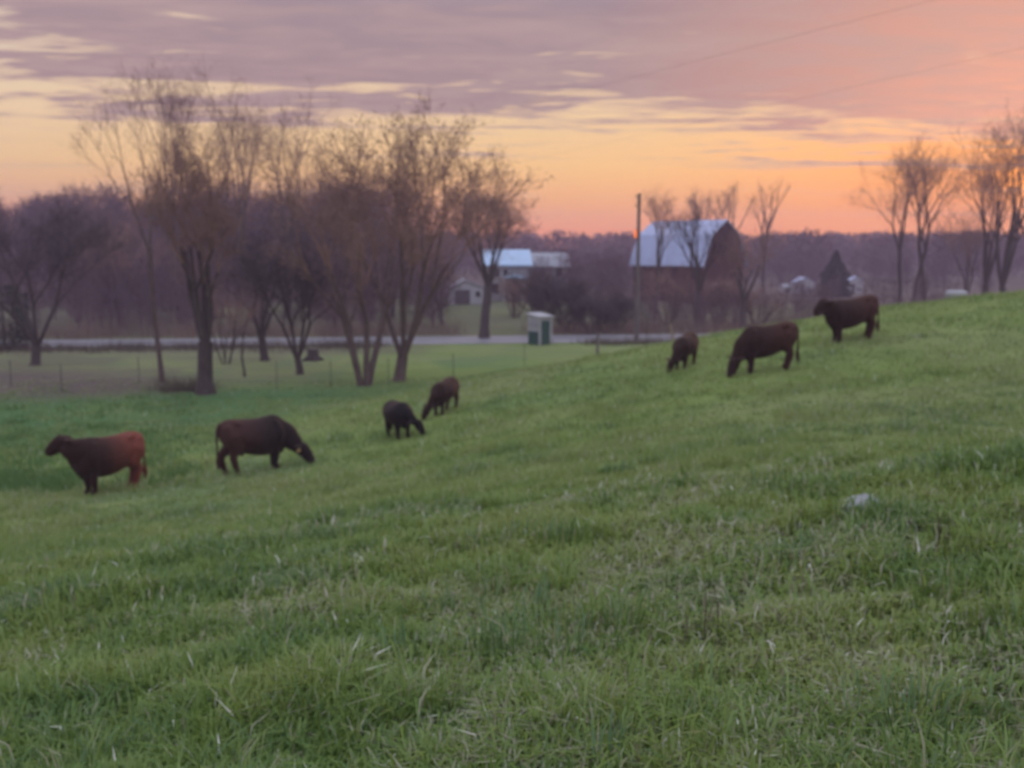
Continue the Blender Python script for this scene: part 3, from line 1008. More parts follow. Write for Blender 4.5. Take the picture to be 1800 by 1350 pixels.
# ================================================================== far woods (one mass each)
def wood_template(seed, hh, n, r=0.012, width=0.28):
    """small forest tree: trunk, a few limbs and a crown volume filled with fine upright twigs"""
    rng = np.random.default_rng(seed)
    br = [(np.array([(0, 0, -0.2), (0.02 * hh, 0, hh * 0.3), (0.01 * hh, 0.02 * hh, hh * 0.62), (0, 0.01 * hh, hh * 0.92)]), np.array((0.014, 0.012, 0.008, 0.002)) * hh, 0)]
    for k in range(9):
        t = rng.uniform(0.22, 0.75)
        a = rng.uniform(0, 6.283)
        o_ = np.array((math.cos(a), math.sin(a), 0))
        p = np.array((0, 0, hh * t))
        L = hh * rng.uniform(0.18, 0.34)
        br.append((np.array([p, p + o_ * L * 0.40 + np.array((0, 0, L * 0.45)), p + o_ * L * 0.62 + np.array((0, 0, L))]), np.array((0.006, 0.004, 0.0015)) * hh, 1))
    V, Q = tubes(br, lambda L: 4 if L == 0 else 3)
    t = rng.uniform(0.0, 1.0, n)
    z = hh * (0.12 + 0.86 * t)
    rad = hh * width * np.sqrt(np.maximum(0.02, 1 - ((t - 0.5) / 0.56) ** 2)) * np.sqrt(rng.uniform(0, 1, n))
    a = rng.uniform(0, 6.283, n)
    wob = 0.75 + 0.5 * np.sin(a * 2 + seed) * np.sin(t * 7 + seed) + 0.2 * np.sin(a * 5 + t * 13)
    q0 = np.c_[np.cos(a) * rad * wob, np.sin(a) * rad * wob, z]
    d = np.c_[np.cos(a) * 0.45, np.sin(a) * 0.45, np.ones(n) * 0.8] + rng.normal(size=(n, 3)) * 0.45
    d /= np.linalg.norm(d, axis=1, keepdims=True)
    q1 = q0 + d * hh * rng.uniform(0.05, 0.13, (n, 1))
    sd_ = rnd_perp(d, rng) * r * hh
    TV = np.stack([q0 - sd_ * 0.5, q0 + sd_ * 0.5, q1], 1).reshape(-1, 3)
    T = len(V) + np.arange(n)[:, None] * 3 + np.array((0, 1, 2))
    return np.concatenate([V, TV]), Q, T


def plant_wood(name, label, temps, spots, mat, kind='stuff'):
    VV, QQ, TT, base = [], [], [], 0
    rng = np.random.default_rng(99)
    for (x, y, s_) in spots:
        V, Q, T = temps[rng.integers(len(temps))]
        a = rng.uniform(0, 6.283)
        ca, sa = math.cos(a), math.sin(a)
        P_ = np.c_[V[:, 0] * ca - V[:, 1] * sa, V[:, 0] * sa + V[:, 1] * ca, V[:, 2]] * s_
        P_ += np.array((x, y, h1(x, y) - 0.1))
        VV.append(P_)
        QQ.append(Q + base)
        TT.append(T + base)
        base += len(V)
    o = obj(name, mesh_np(name, np.concatenate(VV), quads=np.concatenate(QQ), tris=np.concatenate(TT)), mat)
    return tag(o, label, 'wood', kind=kind)


rng = np.random.default_rng(4)
tm1 = [wood_template(300 + k, 14.0, 1100, 0.005, 0.32) for k in range(5)]
spots = [(rng.uniform(-112, -14), rng.uniform(112, 160), rng.uniform(0.82, 1.08)) for _ in range(200)]
plant_wood('wood', 'purple-brown bare wood beyond the road at the left', tm1, spots, M['wood_far'])
tm2 = [wood_template(320 + k, 11.0, 260, 0.030, 0.44) for k in range(5)]
spots = []
for _ in range(800):
    y = 190 + 240 * rng.uniform(0, 1) ** 0.8
    x = rng.uniform(-0.62, 0.64) * y + rng.uniform(-6, 6)
    spots.append((x, y, rng.uniform(0.8, 1.05)))
plant_wood('far_wood', 'hazy wooded ridge along the whole horizon', tm2, spots, M['wood_far'])
tm3 = [wood_template(340 + k, 6.5, 800, 0.007, 0.38) for k in range(4)]
spots = []
for _ in range(75):
    x, y = rng.uniform(6, 75), rng.uniform(128, 185)
    if y < 160 and 0.25 < x / y < 0.40:
        y += 34
    spots.append((x, y, rng.uniform(0.6, 1.1)))
for _ in range(150):
    x = rng.uniform(-70, -6)
    spots.append((x, road_y(x) + rng.uniform(8, 30), rng.uniform(0.55, 1.1)))
for _ in range(48):
    x = rng.uniform(9, 40)
    spots.append((x, road_y(x) + rng.uniform(6, 20), rng.uniform(0.35, 0.70)))
for _ in range(30):
    x = rng.uniform(2, 14)
    spots.append((x, rng.uniform(96, 130), rng.uniform(0.6, 0.9)))
plant_wood('thicket', 'thin bare scrub trees scattered beyond the road and around the barn', tm3, spots, M['wood_far'])

# reddish dry brush along the far side of the road
pts = []
for _ in range(520):
    x = rng.uniform(-62, 46)
    if -4.5 < x < 2.0:
        continue
    y = road_y(x) + 3.4 + abs(rng.normal(0, 3.0))
    pts.append((x, y, h1(x, y)))
V, Q, T = twig_brush(12, np.array(pts), 0.4, 1.9, 30, 0.7, 0.012, 0.7)
tag(obj('roadside_brush', mesh_np('roadside_brush', V, quads=Q, tris=T), M['rust_brush']), 'reddish dry brush along the far side of the road', 'brush', kind='stuff')
# dead verge weeds on the near side
pts = []
for _ in range(260):
    x = rng.uniform(5.5, 30)
    y = road_y(x) - 3.2 - abs(rng.normal(0, 1.2))
    pts.append((x, y, h1(x, y)))
for _ in range(420):
    x = rng.uniform(-48, -9)
    y = road_y(x) - 3.2 - abs(rng.normal(0, 1.6))
    pts.append((x, y, h1(x, y)))
V, Q, T = twig_brush(13, np.array(pts), 0.15, 0.75, 26, 0.6, 0.012, 0.8)
tag(obj('verge_weeds', mesh_np('verge_weeds', V, quads=Q, tris=T), M['dead_weed']), 'dead brown weeds on the near verge of the road', 'weeds', kind='stuff')
# weed clump at the foot of the swollen tree
c0 = hit(318, 688)
pts = []
for _ in range(26):
    x, y = c0.x + rng.normal(0, 0.8), c0.y + rng.normal(0, 0.45)
    pts.append((x, y, h1(x, y)))
V, Q, T = twig_brush(14, np.array(pts), 0.2, 1.15, 34, 0.22, 0.007, 0.9)
tag(obj('weed_clump', mesh_np('weed_clump', V, quads=Q, tris=T), M['dead_weed']), 'brown dead weed clump left of the swollen-trunk tree', 'weeds')

# ================================================================== buildings
# barn: ridge runs away to the left, gable end faces right
bx, by = at(1235, 470, 112).x, at(1235, 470, 112).y
bz = h1(bx, by)
barn = empty('barn', (bx, by, bz), math.radians(47))
tag(barn, 'dark red barn with a pale blue-white gambrel roof beyond the pasture', 'barn')
BW, BL = 4.6, 9.8                       # half width, length; local +y is the ridge direction away from the gable
ZE, ZB, ZR = 4.7, 7.9, 9.6
prof = [(0, 0), (2 * BW, 0), (2 * BW, ZE), (2 * BW - 1.55, ZB), (BW, ZR), (1.55, ZB), (0, ZE)]
MB().prism(prof, 0, BL).build('wall', M['barn_red'], barn)
ex = 0.35
outer = [(-0.42, ZE - 0.35), (1.40, ZB + 0.10), (BW, ZR + 0.16), (2 * BW - 1.40, ZB + 0.10), (2 * BW + 0.42, ZE - 0.35)]
inner = [(2 * BW + 0.30, ZE - 0.42), (2 * BW - 1.50, ZB + 0.02), (BW, ZR + 0.04), (1.50, ZB + 0.02), (-0.30, ZE - 0.42)]
barn_roof = MB().prism(outer + inner, -ex, BL + ex).build('roof', M['roof_metal'], barn)
seams = 12
for k in range(seams):
    y = -ex + (k + 0.5) * (BL + 2 * ex) / seams
    MB().tube([(-0.43, y, ZE - 0.33), (1.38, y, ZB + 0.12), (BW, y, ZR + 0.18)], 0.025, 4).build('seam', M['roof_metal'], barn_roof)
for wx in (2.2, 5.6):
    w = MB().box(wx, wx + 1.1, -0.06, -0.01, 0.9, 2.3).build('window', M['white_paint'], barn)
    MB().box(wx + 0.12, wx + 0.98, -0.09, -0.065, 1.02, 2.18).build('pane', M['pane'], w)
hd = MB().box(BW - 0.9, BW + 0.9, -0.06, -0.01, 5.2, 7.1).build('loft_door', M['barn_red'], barn)
for s in (0, 1):
    MB().box(BW - 0.95 + s * 1.8, BW - 0.85 + s * 1.8, -0.10, -0.065, 5.15, 7.15).build('trim', M['barn_red'], hd)


def cottage(name, label, base, rz, w, d, wall_h, roof_h, roofmat, wallmat, windows, door=None, ridge='x', over=0.3, chimney=False, cat='house', group=None):
    """front faces local -y; ridge along x, or along y for a gable front"""
    root = empty(name, base, rz)
    tag(root, label, cat, group)
    if ridge == 'x':
        mb = MB()
        b_ = len(mb.v)
        y0, y1 = 0, d
        # walls with gables on the x ends
        mb.v += [(-w / 2, 0, 0), (w / 2, 0, 0), (w / 2, d, 0), (-w / 2, d, 0), (-w / 2, 0, wall_h), (w / 2, 0, wall_h), (w / 2, d, wall_h), (-w / 2, d, wall_h),
                 (-w / 2, d / 2, wall_h + roof_h), (w / 2, d / 2, wall_h + roof_h)]
        mb.f += [(0, 1, 5, 4), (2, 3, 7, 6), (1, 2, 6, 9, 5), (3, 0, 4, 8, 7), (3, 2, 1, 0)]
        mb.build('wall', M[wallmat], root)
        mr = MB()
        k = over * roof_h / (d / 2)
        pr = [(-over, wall_h - k), (d / 2, wall_h + roof_h + 0.02), (d + over, wall_h - k), (d + over, wall_h - k + 0.14), (d / 2, wall_h + roof_h + 0.18), (-over, wall_h - k + 0.14)]
        n0 = len(pr)
        mr.v += [(-w / 2 - over, y, z) for y, z in pr] + [(w / 2 + over, y, z) for y, z in pr]
        mr.f.append(tuple(range(n0)))
        mr.f.append(tuple(reversed(range(n0, 2 * n0))))
        for i in range(n0):
            j = (i + 1) % n0
            mr.f.append((i, n0 + i, n0 + j, j))
        roof = mr.build('roof', M[roofmat], root)
        if chimney:
            MB().box(w * 0.2, w * 0.2 + 0.6, d * 0.5 - 0.3, d * 0.5 + 0.3, wall_h + roof_h - 0.3, wall_h + roof_h + 0.7).build('chimney', M['concrete'], roof)
    else:
        pr = [(-w / 2, 0), (w / 2, 0), (w / 2, wall_h), (0, wall_h + roof_h), (-w / 2, wall_h)]
        MB().prism(pr, 0, d).build('wall', M[wallmat], root)
        k = over * roof_h / (w / 2)
        pr = [(-w / 2 - over, wall_h - k), (0, wall_h + roof_h + 0.02), (w / 2 + over, wall_h - k), (w / 2 + over, wall_h - k + 0.12), (0, wall_h + roof_h + 0.15), (-w / 2 - over, wall_h - k + 0.12)]
        MB().prism(pr, -over, d + over).build('roof', M[roofmat], root)
    for (wx, wz, ww, wh) in windows:
        f = MB().box(wx - ww / 2 - 0.08, wx + ww / 2 + 0.08, -0.06, -0.005, wz - 0.08, wz + wh + 0.08).build('window', M['white_paint'], root)
        MB().box(wx - ww / 2, wx + ww / 2, -0.08, -0.063, wz, wz + wh).build('pane', M['pane'], f)
    if door:
        dx_, dw, dh = door
        dr = MB().box(dx_ - dw / 2, dx_ + dw / 2, -0.07, -0.005, 0.02, dh).build('door', M['grey_door'], root)
        MB().box(dx_ + dw / 2 - 0.16, dx_ + dw / 2 - 0.08, -0.13, -0.075, 0.95, 1.05).build('handle', M['wire'], dr)
    return root


hb = onground(892, 107)
house = cottage('farmhouse', 'grey two-storey farmhouse with a light blue roof behind the roadside tree', hb, math.radians(4), 4.9, 6.0, 3.95, 1.5, 'roof_blue', 'siding',
                [(-1.2, 2.6, 0.8, 1.0), (-0.2, 2.6, 0.6, 0.9), (-1.3, 0.8, 0.8, 1.2)], (1.0, 0.95, 2.05), chimney=False)
MB().prism([(-0.6, 2.55), (2.2, 2.55), (2.2, 2.62), (0.8, 2.95), (-0.6, 2.62)], -1.5, -0.09).build('porch_roof', M['roof_blue'], house)
for s in (-0.5, 2.1):
    MB().tube([(s, -1.4, 0), (s, -1.4, 2.54)], 0.07, 6).build('porch_post', M['white_paint'], house)
hb2 = onground(966, 110)
cottage('house_wing', 'low house with a pale grey roof right behind the dark shrubs', hb2, math.radians(4), 4.2, 6.0, 3.75, 1.35, 'roof_grey', 'siding',
        [(-0.9, 2.6, 0.8, 1.0), (1.0, 2.6, 0.8, 1.0)], None)
hb3 = onground(820, 103)
cottage('garage', 'small white gable-fronted garage left of the farmhouse', hb3, math.radians(6), 3.6, 4.5, 1.7, 0.75, 'roof_grey', 'siding_white',
        [(1.25, 0.8, 0.5, 0.6)], (-0.4, 1.6, 1.55), ridge='y', over=0.15)
SH = 'small white sheds seen over the hill crest'
for k, (px, py, d, w, hgt, lab, rm) in enumerate([(1384, 521, 152, 1.6, 1.25, 'tiny white shed left of the conifer, leftmost of the far sheds', 'roof_grey'),
                                                 (1412, 530, 148, 2.6, 2.5, 'white shed with a pale roof just left of the conifer', 'roof_metal'),
                                                 (1500, 512, 150, 2.2, 2.6, 'white shed right of the conifer, above the standing cow', 'roof_metal')]):
    b = onground(px, d)
    cottage('shed', lab, b, math.radians(5), w, 2.6, hgt * 0.72, hgt * 0.28, rm, 'siding_white', [(w * 0.22, 0.5, 0.4, 0.4)], (-w * 0.2, 0.6, hgt * 0.62), ridge='y' if k else 'x', over=0.1, cat='shed', group=SH)

# white tank behind the crest at right
tb = onground(1676, 66)
zt = at(1676, 517, 66).z
tank = empty('tank', (tb.x, tb.y, tb.z))
tag(tank, 'white rounded tank just showing over the hill crest at right', 'tank')
hz = zt - tb.z
MB().tube([(-0.72, 0, hz), (-0.66, 0, hz), (-0.5, 0, hz), (0.5, 0, hz), (0.66, 0, hz), (0.72, 0, hz)], [0.05, 0.20, 0.27, 0.27, 0.20, 0.05], 16).build('shell', M['shelter_white'], tank)
for s in (-0.4, 0.4):
    MB().box(s - 0.06, s + 0.06, -0.25, 0.25, -0.1, hz - 0.24).build('leg', M['concrete'], tank)

# ---- little green and white shelter by the road
sb = hit(938, 606)
shl = empty('bus_shelter', sb, math.radians(-46))
tag(shl, 'small green and white wooden roadside shelter with a slanted top', 'shelter')
W, Dp = 1.15, 1.25
MB().box(-W / 2, W / 2, 0.06, Dp, -0.05, 0.10).build('floor', M['concrete'], shl)
MB().poly([(-W / 2, 0, 0.08), (W / 2, 0, 0.08), (W / 2, 0, 1.95), (-W / 2, 0, 2.15)]).poly([(-W / 2, 0.05, 0.08), (-W / 2, 0.05, 2.15), (W / 2, 0.05, 1.95), (W / 2, 0.05, 0.08)]).build('back_wall', M['shelter_white'], shl)
for sx in (-W / 2, W / 2 - 0.05):
    hz_ = 2.15 if sx < 0 else 1.95
    MB().box(sx, sx + 0.05, 0.052, Dp, 0.08, hz_ - 0.02).build('side_wall', M['shelter_white'], shl)
MB().box(-W / 2 + 0.08, W / 2 - 0.08, -0.035, -0.004, 0.02, 0.95).build('lower_panel', M['green_paint'], shl)
wn = MB().box(-W / 2 + 0.12, W / 2 - 0.12, -0.03, -0.004, 1.28, 1.62).build('window', M['siding'], shl)
MB().box(-W / 2 + 0.18, W / 2 - 0.18, -0.045, -0.033, 1.32, 1.58).build('pane', M['roof_grey'], wn)
dr = MB().box(W / 2 + 0.004, W / 2 + 0.035, 0.20, 1.02, 0.02, 1.72).build('door', M['green_paint'], shl)
MB().box(W / 2 + 0.037, W / 2 + 0.07, 0.36, 0.42, 0.85, 0.95).build('handle', M['wire'], dr)
for y in (-0.02, Dp - 0.05):
    MB().box(W / 2 - 0.03, W / 2 + 0.045, y, y + 0.10, -0.05, 1.97).build('corner_post', M['shelter_white'], shl)
MB().prism([(-W / 2 - 0.12, 2.18), (W / 2 + 0.14, 1.96), (W / 2 + 0.14, 2.03), (-W / 2 - 0.12, 2.26)], -0.15, Dp + 0.12).build('roof', M['shelter_white'], shl)

# ---- utility pole by the road
pb = hit(1119, 600)
ph = at(1119, 340, pb.y).z - pb.z
pole = empty('utility_pole', pb)
tag(pole, 'weathered wooden utility pole in front of the barn roof', 'pole')
MB().tube([(0, 0, -0.3), (0, 0, ph * 0.5), (0, 0, ph)], [0.17, 0.145, 0.115], 12).build('shaft', M['weathered'], pole)
zt_ = at(1115, 410, pb.y).z - pb.z
br_ = MB().tube([(-0.08, -0.05, zt_ + 0.25), (-0.20, -0.12, zt_ + 0.33), (-0.24, -0.14, zt_ + 0.28)], 0.03, 6).build('bracket', M['wire'], pole)
MB().tube([(-0.24, -0.14, zt_ - 0.34), (-0.24, -0.14, zt_ - 0.28), (-0.24, -0.14, zt_ + 0.18), (-0.24, -0.14, zt_ + 0.26)], [0.04, 0.085, 0.085, 0.03], 12).build('glow_spot', M['amber'], br_)  # glowing barrel added to imitate an orange glint beside the pole
for k, zz in enumerate((0.25, 0.9)):
    MB().tube([(-0.1, 0, ph - zz), (-0.26, 0, ph - zz), (-0.26, 0, ph - zz + 0.14)], [0.03, 0.045, 0.05], 8).build('insulator', M['steel_post'], pole)

# ---- power lines crossing the sky from upper right to poles among the trees
for k, (a, b, lab, plab) in enumerate([((1528, 11, 30), (300, 336, 138), 'upper faint power line crossing the sky from the right', 'line pole standing deep in the purple wood behind the leaning tree'),
                                       ((1667, 100, 38), (420, 393, 190), 'lower faint power line crossing the sky from the right', 'line pole standing deep in the wood behind the tall trees beyond the road')]):
    A_, B_ = at(*a), at(*b)
    E0 = A_ + (A_ - B_) * 0.45
    L_ = B_ - E0
    pts = [E0 + L_ * t + Vector((0, 0, -1.4 * t * (1 - t))) for t in np.linspace(0, 1, 25)]
    tag(MB().tube(pts, 0.0035, 5).build('power_line', M['cable']), lab, 'cable', 'power lines in the sky')
    gz_ = h1(B_.x, B_.y)
    tag(MB().tube([(0, 0, -0.3), (0, 0, (B_.z - gz_) * 0.5), (0, 0, B_.z - gz_ + 0.2)], [0.15, 0.13, 0.10], 10).build('line_pole', M['weathered'], None, (B_.x, B_.y, gz_)), plab, 'pole', 'poles of the power lines')

# ---- pasture fence
fence = empty('wire_fence', hit(582, 682))
tag(fence, 'thin steel-post wire fence at the bottom of the pasture', 'fence')
fb = np.array(fence.location)
posts = [(-60, 668), (20, 680), (109, 688), (245, 674), (362, 700), (487, 684), (582, 682), (683, 676), (797, 671), (922, 644), (1050, 624), (1136, 612)]
tops = []
for k, (px, py) in enumerate(posts):
    p = hit(px, py)
    if k == 4:
        p = (hit(245, 674) + hit(487, 684)) / 2
        p.z = h1(p.x, p.y)
    hgt = 1.35
    wood = px in (1050,)
    mb = MB()
    q = p - Vector(fb)
    if wood:
        mb.tube([q + Vector((0, 0, -0.2)), q + Vector((0.02, 0, 1.5))], [0.09, 0.085], 9)
        mb.build('post', M['weathered'], fence)
    else:
        lx = 0.03 * math.sin(px)
        mb.box(q.x - 0.015, q.x + 0.015, q.y - 0.006, q.y + 0.006, q.z - 0.2, q.z + hgt)
        mb.box(q.x - 0.006, q.x + 0.006, q.y + 0.007, q.y + 0.045, q.z - 0.2, q.z + hgt)
        mb.build('post', M['steel_post'], fence)
    tops.append(q)
for zz in (0.35, 0.65, 0.95, 1.22):
    pts = []
    for i in range(len(tops) - 1):
        for t in (0, 0.5):
            c = tops[i].lerp(tops[i + 1], t)
            pts.append((c.x, c.y - 0.012, (tops[i].z * (1 - t) + tops[i + 1].z * t) + zz - (0.03 if t else 0)))
    pts.append((tops[-1].x, tops[-1].y - 0.012, tops[-1].z + zz))
    MB().tube(pts, 0.004, 4).build('wire', M['wire'], fence)

# leaning pale stake behind the right calf
sp0 = hit(1184, 608)
sp0 = onground(1186, 45)
top = at(1178, 570, 45)
stk = MB().tube([(0, 0, -0.1), tuple((top - sp0) * 0.5), tuple(top - sp0)], [0.06, 0.055, 0.05], 8).build('stake', M['pale_wood'], None, sp0)
tag(stk, 'pale leaning wooden stake behind the small grazing calf at right', 'stake')
# tree stump on the lawn
st0 = hit(550, 634)
stump = empty('stump', st0)
tag(stump, 'low dark tree stump beside the many-stemmed tree', 'stump')
rs = np.random.default_rng(3)
MB().tube([(0, 0, -0.1), (0, 0, 0.06), (0.02, 0, 0.35), (0.03, 0.02, 0.72)], [0.50, 0.44, 0.36, 0.33], 11).build('bole', M['bark_dark'], stump)
MB().tube([(0.03, 0.02, 0.723), (0.03, 0.02, 0.735)], [0.28, 0.27], 11).build('cut_face', M['weathered'], stump)
for k in range(4):
    a = k * 1.6 + 0.4
    MB().tube([(0.3 * math.cos(a), 0.3 * math.sin(a), 0.2), (0.55 * math.cos(a), 0.55 * math.sin(a), 0.05), (0.75 * math.cos(a), 0.75 * math.sin(a), -0.06)], [0.14, 0.10, 0.04], 6).build('root', M['bark_dark'], stump)

# pale stone in the grass
s0 = hit(1515, 918)
rs = np.random.default_rng(8)
th, phh = np.meshgrid(np.linspace(0, 2 * np.pi, 15)[:-1], np.linspace(0.02, np.pi - 0.02, 9))
R_ = 1 + 0.16 * np.sin(3 * th + phh * 2) + 0.10 * np.sin(5 * th - 3 * phh)
SV = 0.74 * np.c_[(0.16 * R_ * np.sin(phh) * np.cos(th)).ravel(), (0.12 * R_ * np.sin(phh) * np.sin(th)).ravel(), (0.10 * R_ * np.cos(phh)).ravel() + 0.13]
SQ = [(i * 14 + j, i * 14 + (j + 1) % 14, (i + 1) * 14 + (j + 1) % 14, (i + 1) * 14 + j) for i in range(8) for j in range(14)]
stone = obj('stone', mesh_np('stone', SV, quads=np.array(SQ)[:, ::-1], smooth=True), M['stone'], None, s0)
tag(stone, 'pale grey stone lying in the pasture grass at right', 'stone')


# ================================================================== cattle
def loft(rings):
    """closed loft through equally sized rings"""
    n = len(rings[0])
    V = [p for r in rings for p in r]
    F = []
    for i in range(len(rings) - 1):
        for k in range(n):
            k2 = (k + 1) % n
            F.append((i * n + k, i * n + k2, (i + 1) * n + k2, (i + 1) * n + k))
    F.append(tuple(reversed(range(n))))
    F.append(tuple((len(rings) - 1) * n + k for k in range(n)))
    return V, F


def limb(pts, rad, n=14, flat=1.0):
    """tapered limb with rounded ends; flat squeezes it along the local sideways axis"""
    pts = [Vector(p) for p in pts]
    # resample smoothly
    P_, R_ = [], []
    for i in range(len(pts) - 1):
        p0, p1, p2, p3 = pts[max(i - 1, 0)], pts[i], pts[i + 1], pts[min(i + 2, len(pts) - 1)]
        for t in (0, 0.25, 0.5, 0.75):
            P_.append(0.5 * ((2 * p1) + (p2 - p0) * t + (2 * p0 - 5 * p1 + 4 * p2 - p3) * t * t + (3 * p1 - p0 - 3 * p2 + p3) * t ** 3))
            tt = t * t * (3 - 2 * t)
            R_.append(rad[i] * (1 - tt) + rad[i + 1] * tt)
    P_.append(pts[-1])
    R_.append(rad[-1])
    d0, d1 = (P_[0] - P_[1]).normalized(), (P_[-1] - P_[-2]).normalized()
    P_ = [P_[0] + d0 * R_[0] * 0.75, P_[0] + d0 * R_[0] * 0.45] + P_ + [P_[-1] + d1 * R_[-1] * 0.45, P_[-1] + d1 * R_[-1] * 0.75]
    R_ = [R_[0] * 0.3, R_[0] * 0.8] + R_ + [R_[-1] * 0.8, R_[-1] * 0.3]
    rings = []
    for i, p in enumerate(P_):
        t = (P_[min(i + 1, len(P_) - 1)] - P_[max(i - 1, 0)]).normalized()
        ref = Vector((0, 1, 0)) if abs(t.y) < 0.8 else Vector((0, 0, 1))
        a = (ref - t * ref.dot(t)).normalized()
        c = t.cross(a)
        rings.append([tuple(p + (a * math.cos(2 * math.pi * k / n) * flat + c * math.sin(2 * math.pi * k / n)) * R_[i]) for k in range(n)])
    return loft(rings)


TORSO = [(-0.85, 1.12, 0.94, 0.10), (-0.82, 1.21, 0.84, 0.19), (-0.73, 1.275, 0.74, 0.245), (-0.56, 1.295, 0.63, 0.285), (-0.34, 1.265, 0.53, 0.335), (-0.08, 1.24, 0.445, 0.385),
         (0.15, 1.235, 0.405, 0.395), (0.36, 1.255, 0.40, 0.36), (0.53, 1.27, 0.41, 0.305), (0.66, 1.225, 0.44, 0.255), (0.78, 1.13, 0.50, 0.20), (0.86, 1.02, 0.60, 0.12)]


def cow(name, label, cat, px, py, heading, size, coat, pose, seed, head_yaw=0.0, tail_side=0.02, group=None, ear_tag=False, leg_shift=(0, 0, 0, 0), plump=1.0, udder=False, calf=False):
    base = hit(px, py)
    root = empty(name, base, heading)
    tag(root, label, cat, group)
    ch, sh = math.cos(heading), math.sin(heading)

    def gnd(x, y):
        X, Y = base.x + (x * ch - y * sh) * size, base.y + (x * sh + y * ch) * size
        return (h1(X, Y) - base.z) / size
    pitch = math.atan2(gnd(0.55, 0) - gnd(-0.6, 0), 1.15)
    cpi, spi = math.cos(pitch), math.sin(pitch)
    mid = (gnd(0.55, 0.17) + gnd(0.55, -0.17) + gnd(-0.6, 0.17) + gnd(-0.6, -0.17)) / 4

    def B(p):                      # body space follows the slope
        x, y, z = p
        x *= 0.91
        return Vector((x * cpi - (z - 0.9) * spi * 0.5, y, z + x * math.tan(pitch) + mid))
    legk = 1.0
    parts = []
    rings = []
    for (x, zt, zb, hw) in TORSO:
        zb -= 0.045
        hw *= 1.04
        if calf:
            zb = zb + 0.07
            hw *= 0.9
        r = []
        cz, hzz = (zt + zb) / 2, (zt - zb) / 2
        for k in range(24):
            a = 2 * math.pi * k / 24
            ca, sa = math.cos(a), math.sin(a)
            e = 0.82
            yy = math.copysign(abs(ca) ** e, ca) * hw * plump * (1 - 0.34 * max(sa, 0) ** 1.5 - 0.10 * max(-sa, 0))
            zz = math.copysign(abs(sa) ** 0.9, sa) * hzz
            r.append(tuple(B((x, yy, cz + zz))))
        rings.append(r)
    parts.append(loft(rings))
    # neck and head
    if pose == 'graze':
        nk = [(0.48, 0, 0.92), (0.76, 0, 0.80), (0.97, 0, 0.58), (1.06, 0, 0.46)]
        nr = [0.32, 0.265, 0.195, 0.14]
        hd = [(1.06, 0, 0.50), (1.14, 0, 0.41), (1.22, 0, 0.26), (1.28, 0, 0.13), (1.30, 0, 0.085)]
    elif pose == 'graze_far':
        nk = [(0.46, 0, 0.91), (0.78, 0, 0.81), (1.00, 0, 0.63), (1.10, 0, 0.52)]
        nr = [0.34, 0.29, 0.215, 0.15]
        hd = [(1.10, 0, 0.56), (1.20, 0, 0.49), (1.31, 0, 0.36), (1.39, 0, 0.24), (1.42, 0, 0.19)]
    else:                          # alert: head carried level with the back
        nk = [(0.46, 0, 0.93), (0.74, 0, 0.98), (0.93, 0, 1.04), (1.02, 0, 1.08)]
        nr = [0.33, 0.295, 0.235, 0.175]
        hd = [(0.98, 0, 1.225), (1.08, 0, 1.19), (1.21, 0, 1.09), (1.32, 0, 0.99), (1.35, 0, 0.955)]
    hr = [0.125, 0.165, 0.142, 0.112, 0.100]
    if pose == 'alert':
        hr = [0.135, 0.180, 0.165, 0.135, 0.120]
    if calf:
        hr = [v * 1.05 for v in hr]
    cy, sy = math.cos(head_yaw), math.sin(head_yaw)

    def Y(p, f=1.0):
        x, y, z = p
        dx_ = x - 0.55
        a = head_yaw * f * min(max(dx_ / 0.6, 0), 1)
        return (0.55 + dx_ * math.cos(a) - y * math.sin(a), dx_ * math.sin(a) + y * math.cos(a), z)
    gz_ = 0.0
    if pose != 'alert':            # lower the muzzle to the real ground
        m = Y(hd[-1])
        mz = B(m).z
        gz_ = (gnd(m[0], m[1]) + 0.06 - mz)

    def NH(p):
        q = Y(p)
        w = min(max((q[0] - 0.5) / 0.6, 0), 1) if head_yaw == 0 else min(max((p[0] - 0.5) / 0.6, 0), 1)
        v = B(q)
        v.z += gz_ * w
        return v
    parts.append(limb([NH(p) for p in nk], nr, 16, 0.80))
    parts.append(limb([NH(p) for p in hd], hr, 14, 0.82))
    # cheeks, brow and muzzle
    fwd = (Vector(hd[3]) - Vector(hd[1])).normalized()
    dn = Vector((fwd.z, 0, -fwd.x))
    if dn.z > 0:
        dn = -dn
    for s in (-1, 1):
        c_ = Vector(hd[1]) + fwd * 0.06 + dn * 0.05
        parts.append(limb([NH(c_ + Vector((0, s * 0.055, 0))), NH(c_ + fwd * 0.11 + Vector((0, s * 0.05, 0)))], [0.088, 0.075], 12))
        br_ = Vector(hd[1]) + fwd * 0.015 - dn * 0.055
        parts.append(limb([NH(br_ + Vector((0, s * 0.075, 0))), NH(br_ + fwd * 0.05 + Vector((0, s * 0.085, 0)))], [0.045, 0.04], 10))
    mz0 = Vector(hd[-1]) - fwd * 0.01
    mk = 1.3 if pose == 'alert' else 1.1
    parts.append(limb([NH(mz0 + Vector((0, -0.055, 0))), NH(mz0), NH(mz0 + Vector((0, 0.055, 0)))], [0.070 * mk, 0.080 * mk, 0.070 * mk], 12))
    # shoulders, hip bones and thighs
    for s in (-1, 1):
        parts.append(limb([B((0.50, s * 0.17, 1.10)), B((0.56, s * 0.235, 0.86)), B((0.50, s * 0.19, 0.62))], [0.10, 0.135, 0.11], 12))
        parts.append(limb([B((-0.40, s * 0.20, 1.165)), B((-0.50, s * 0.165, 1.20))], [0.060, 0.065], 10))
        parts.append(limb([B((-0.70, s * 0.14, 1.10)), B((-0.62, s * 0.185, 0.88)), B((-0.55, s * 0.18, 0.66))], [0.13, 0.175, 0.13], 12))
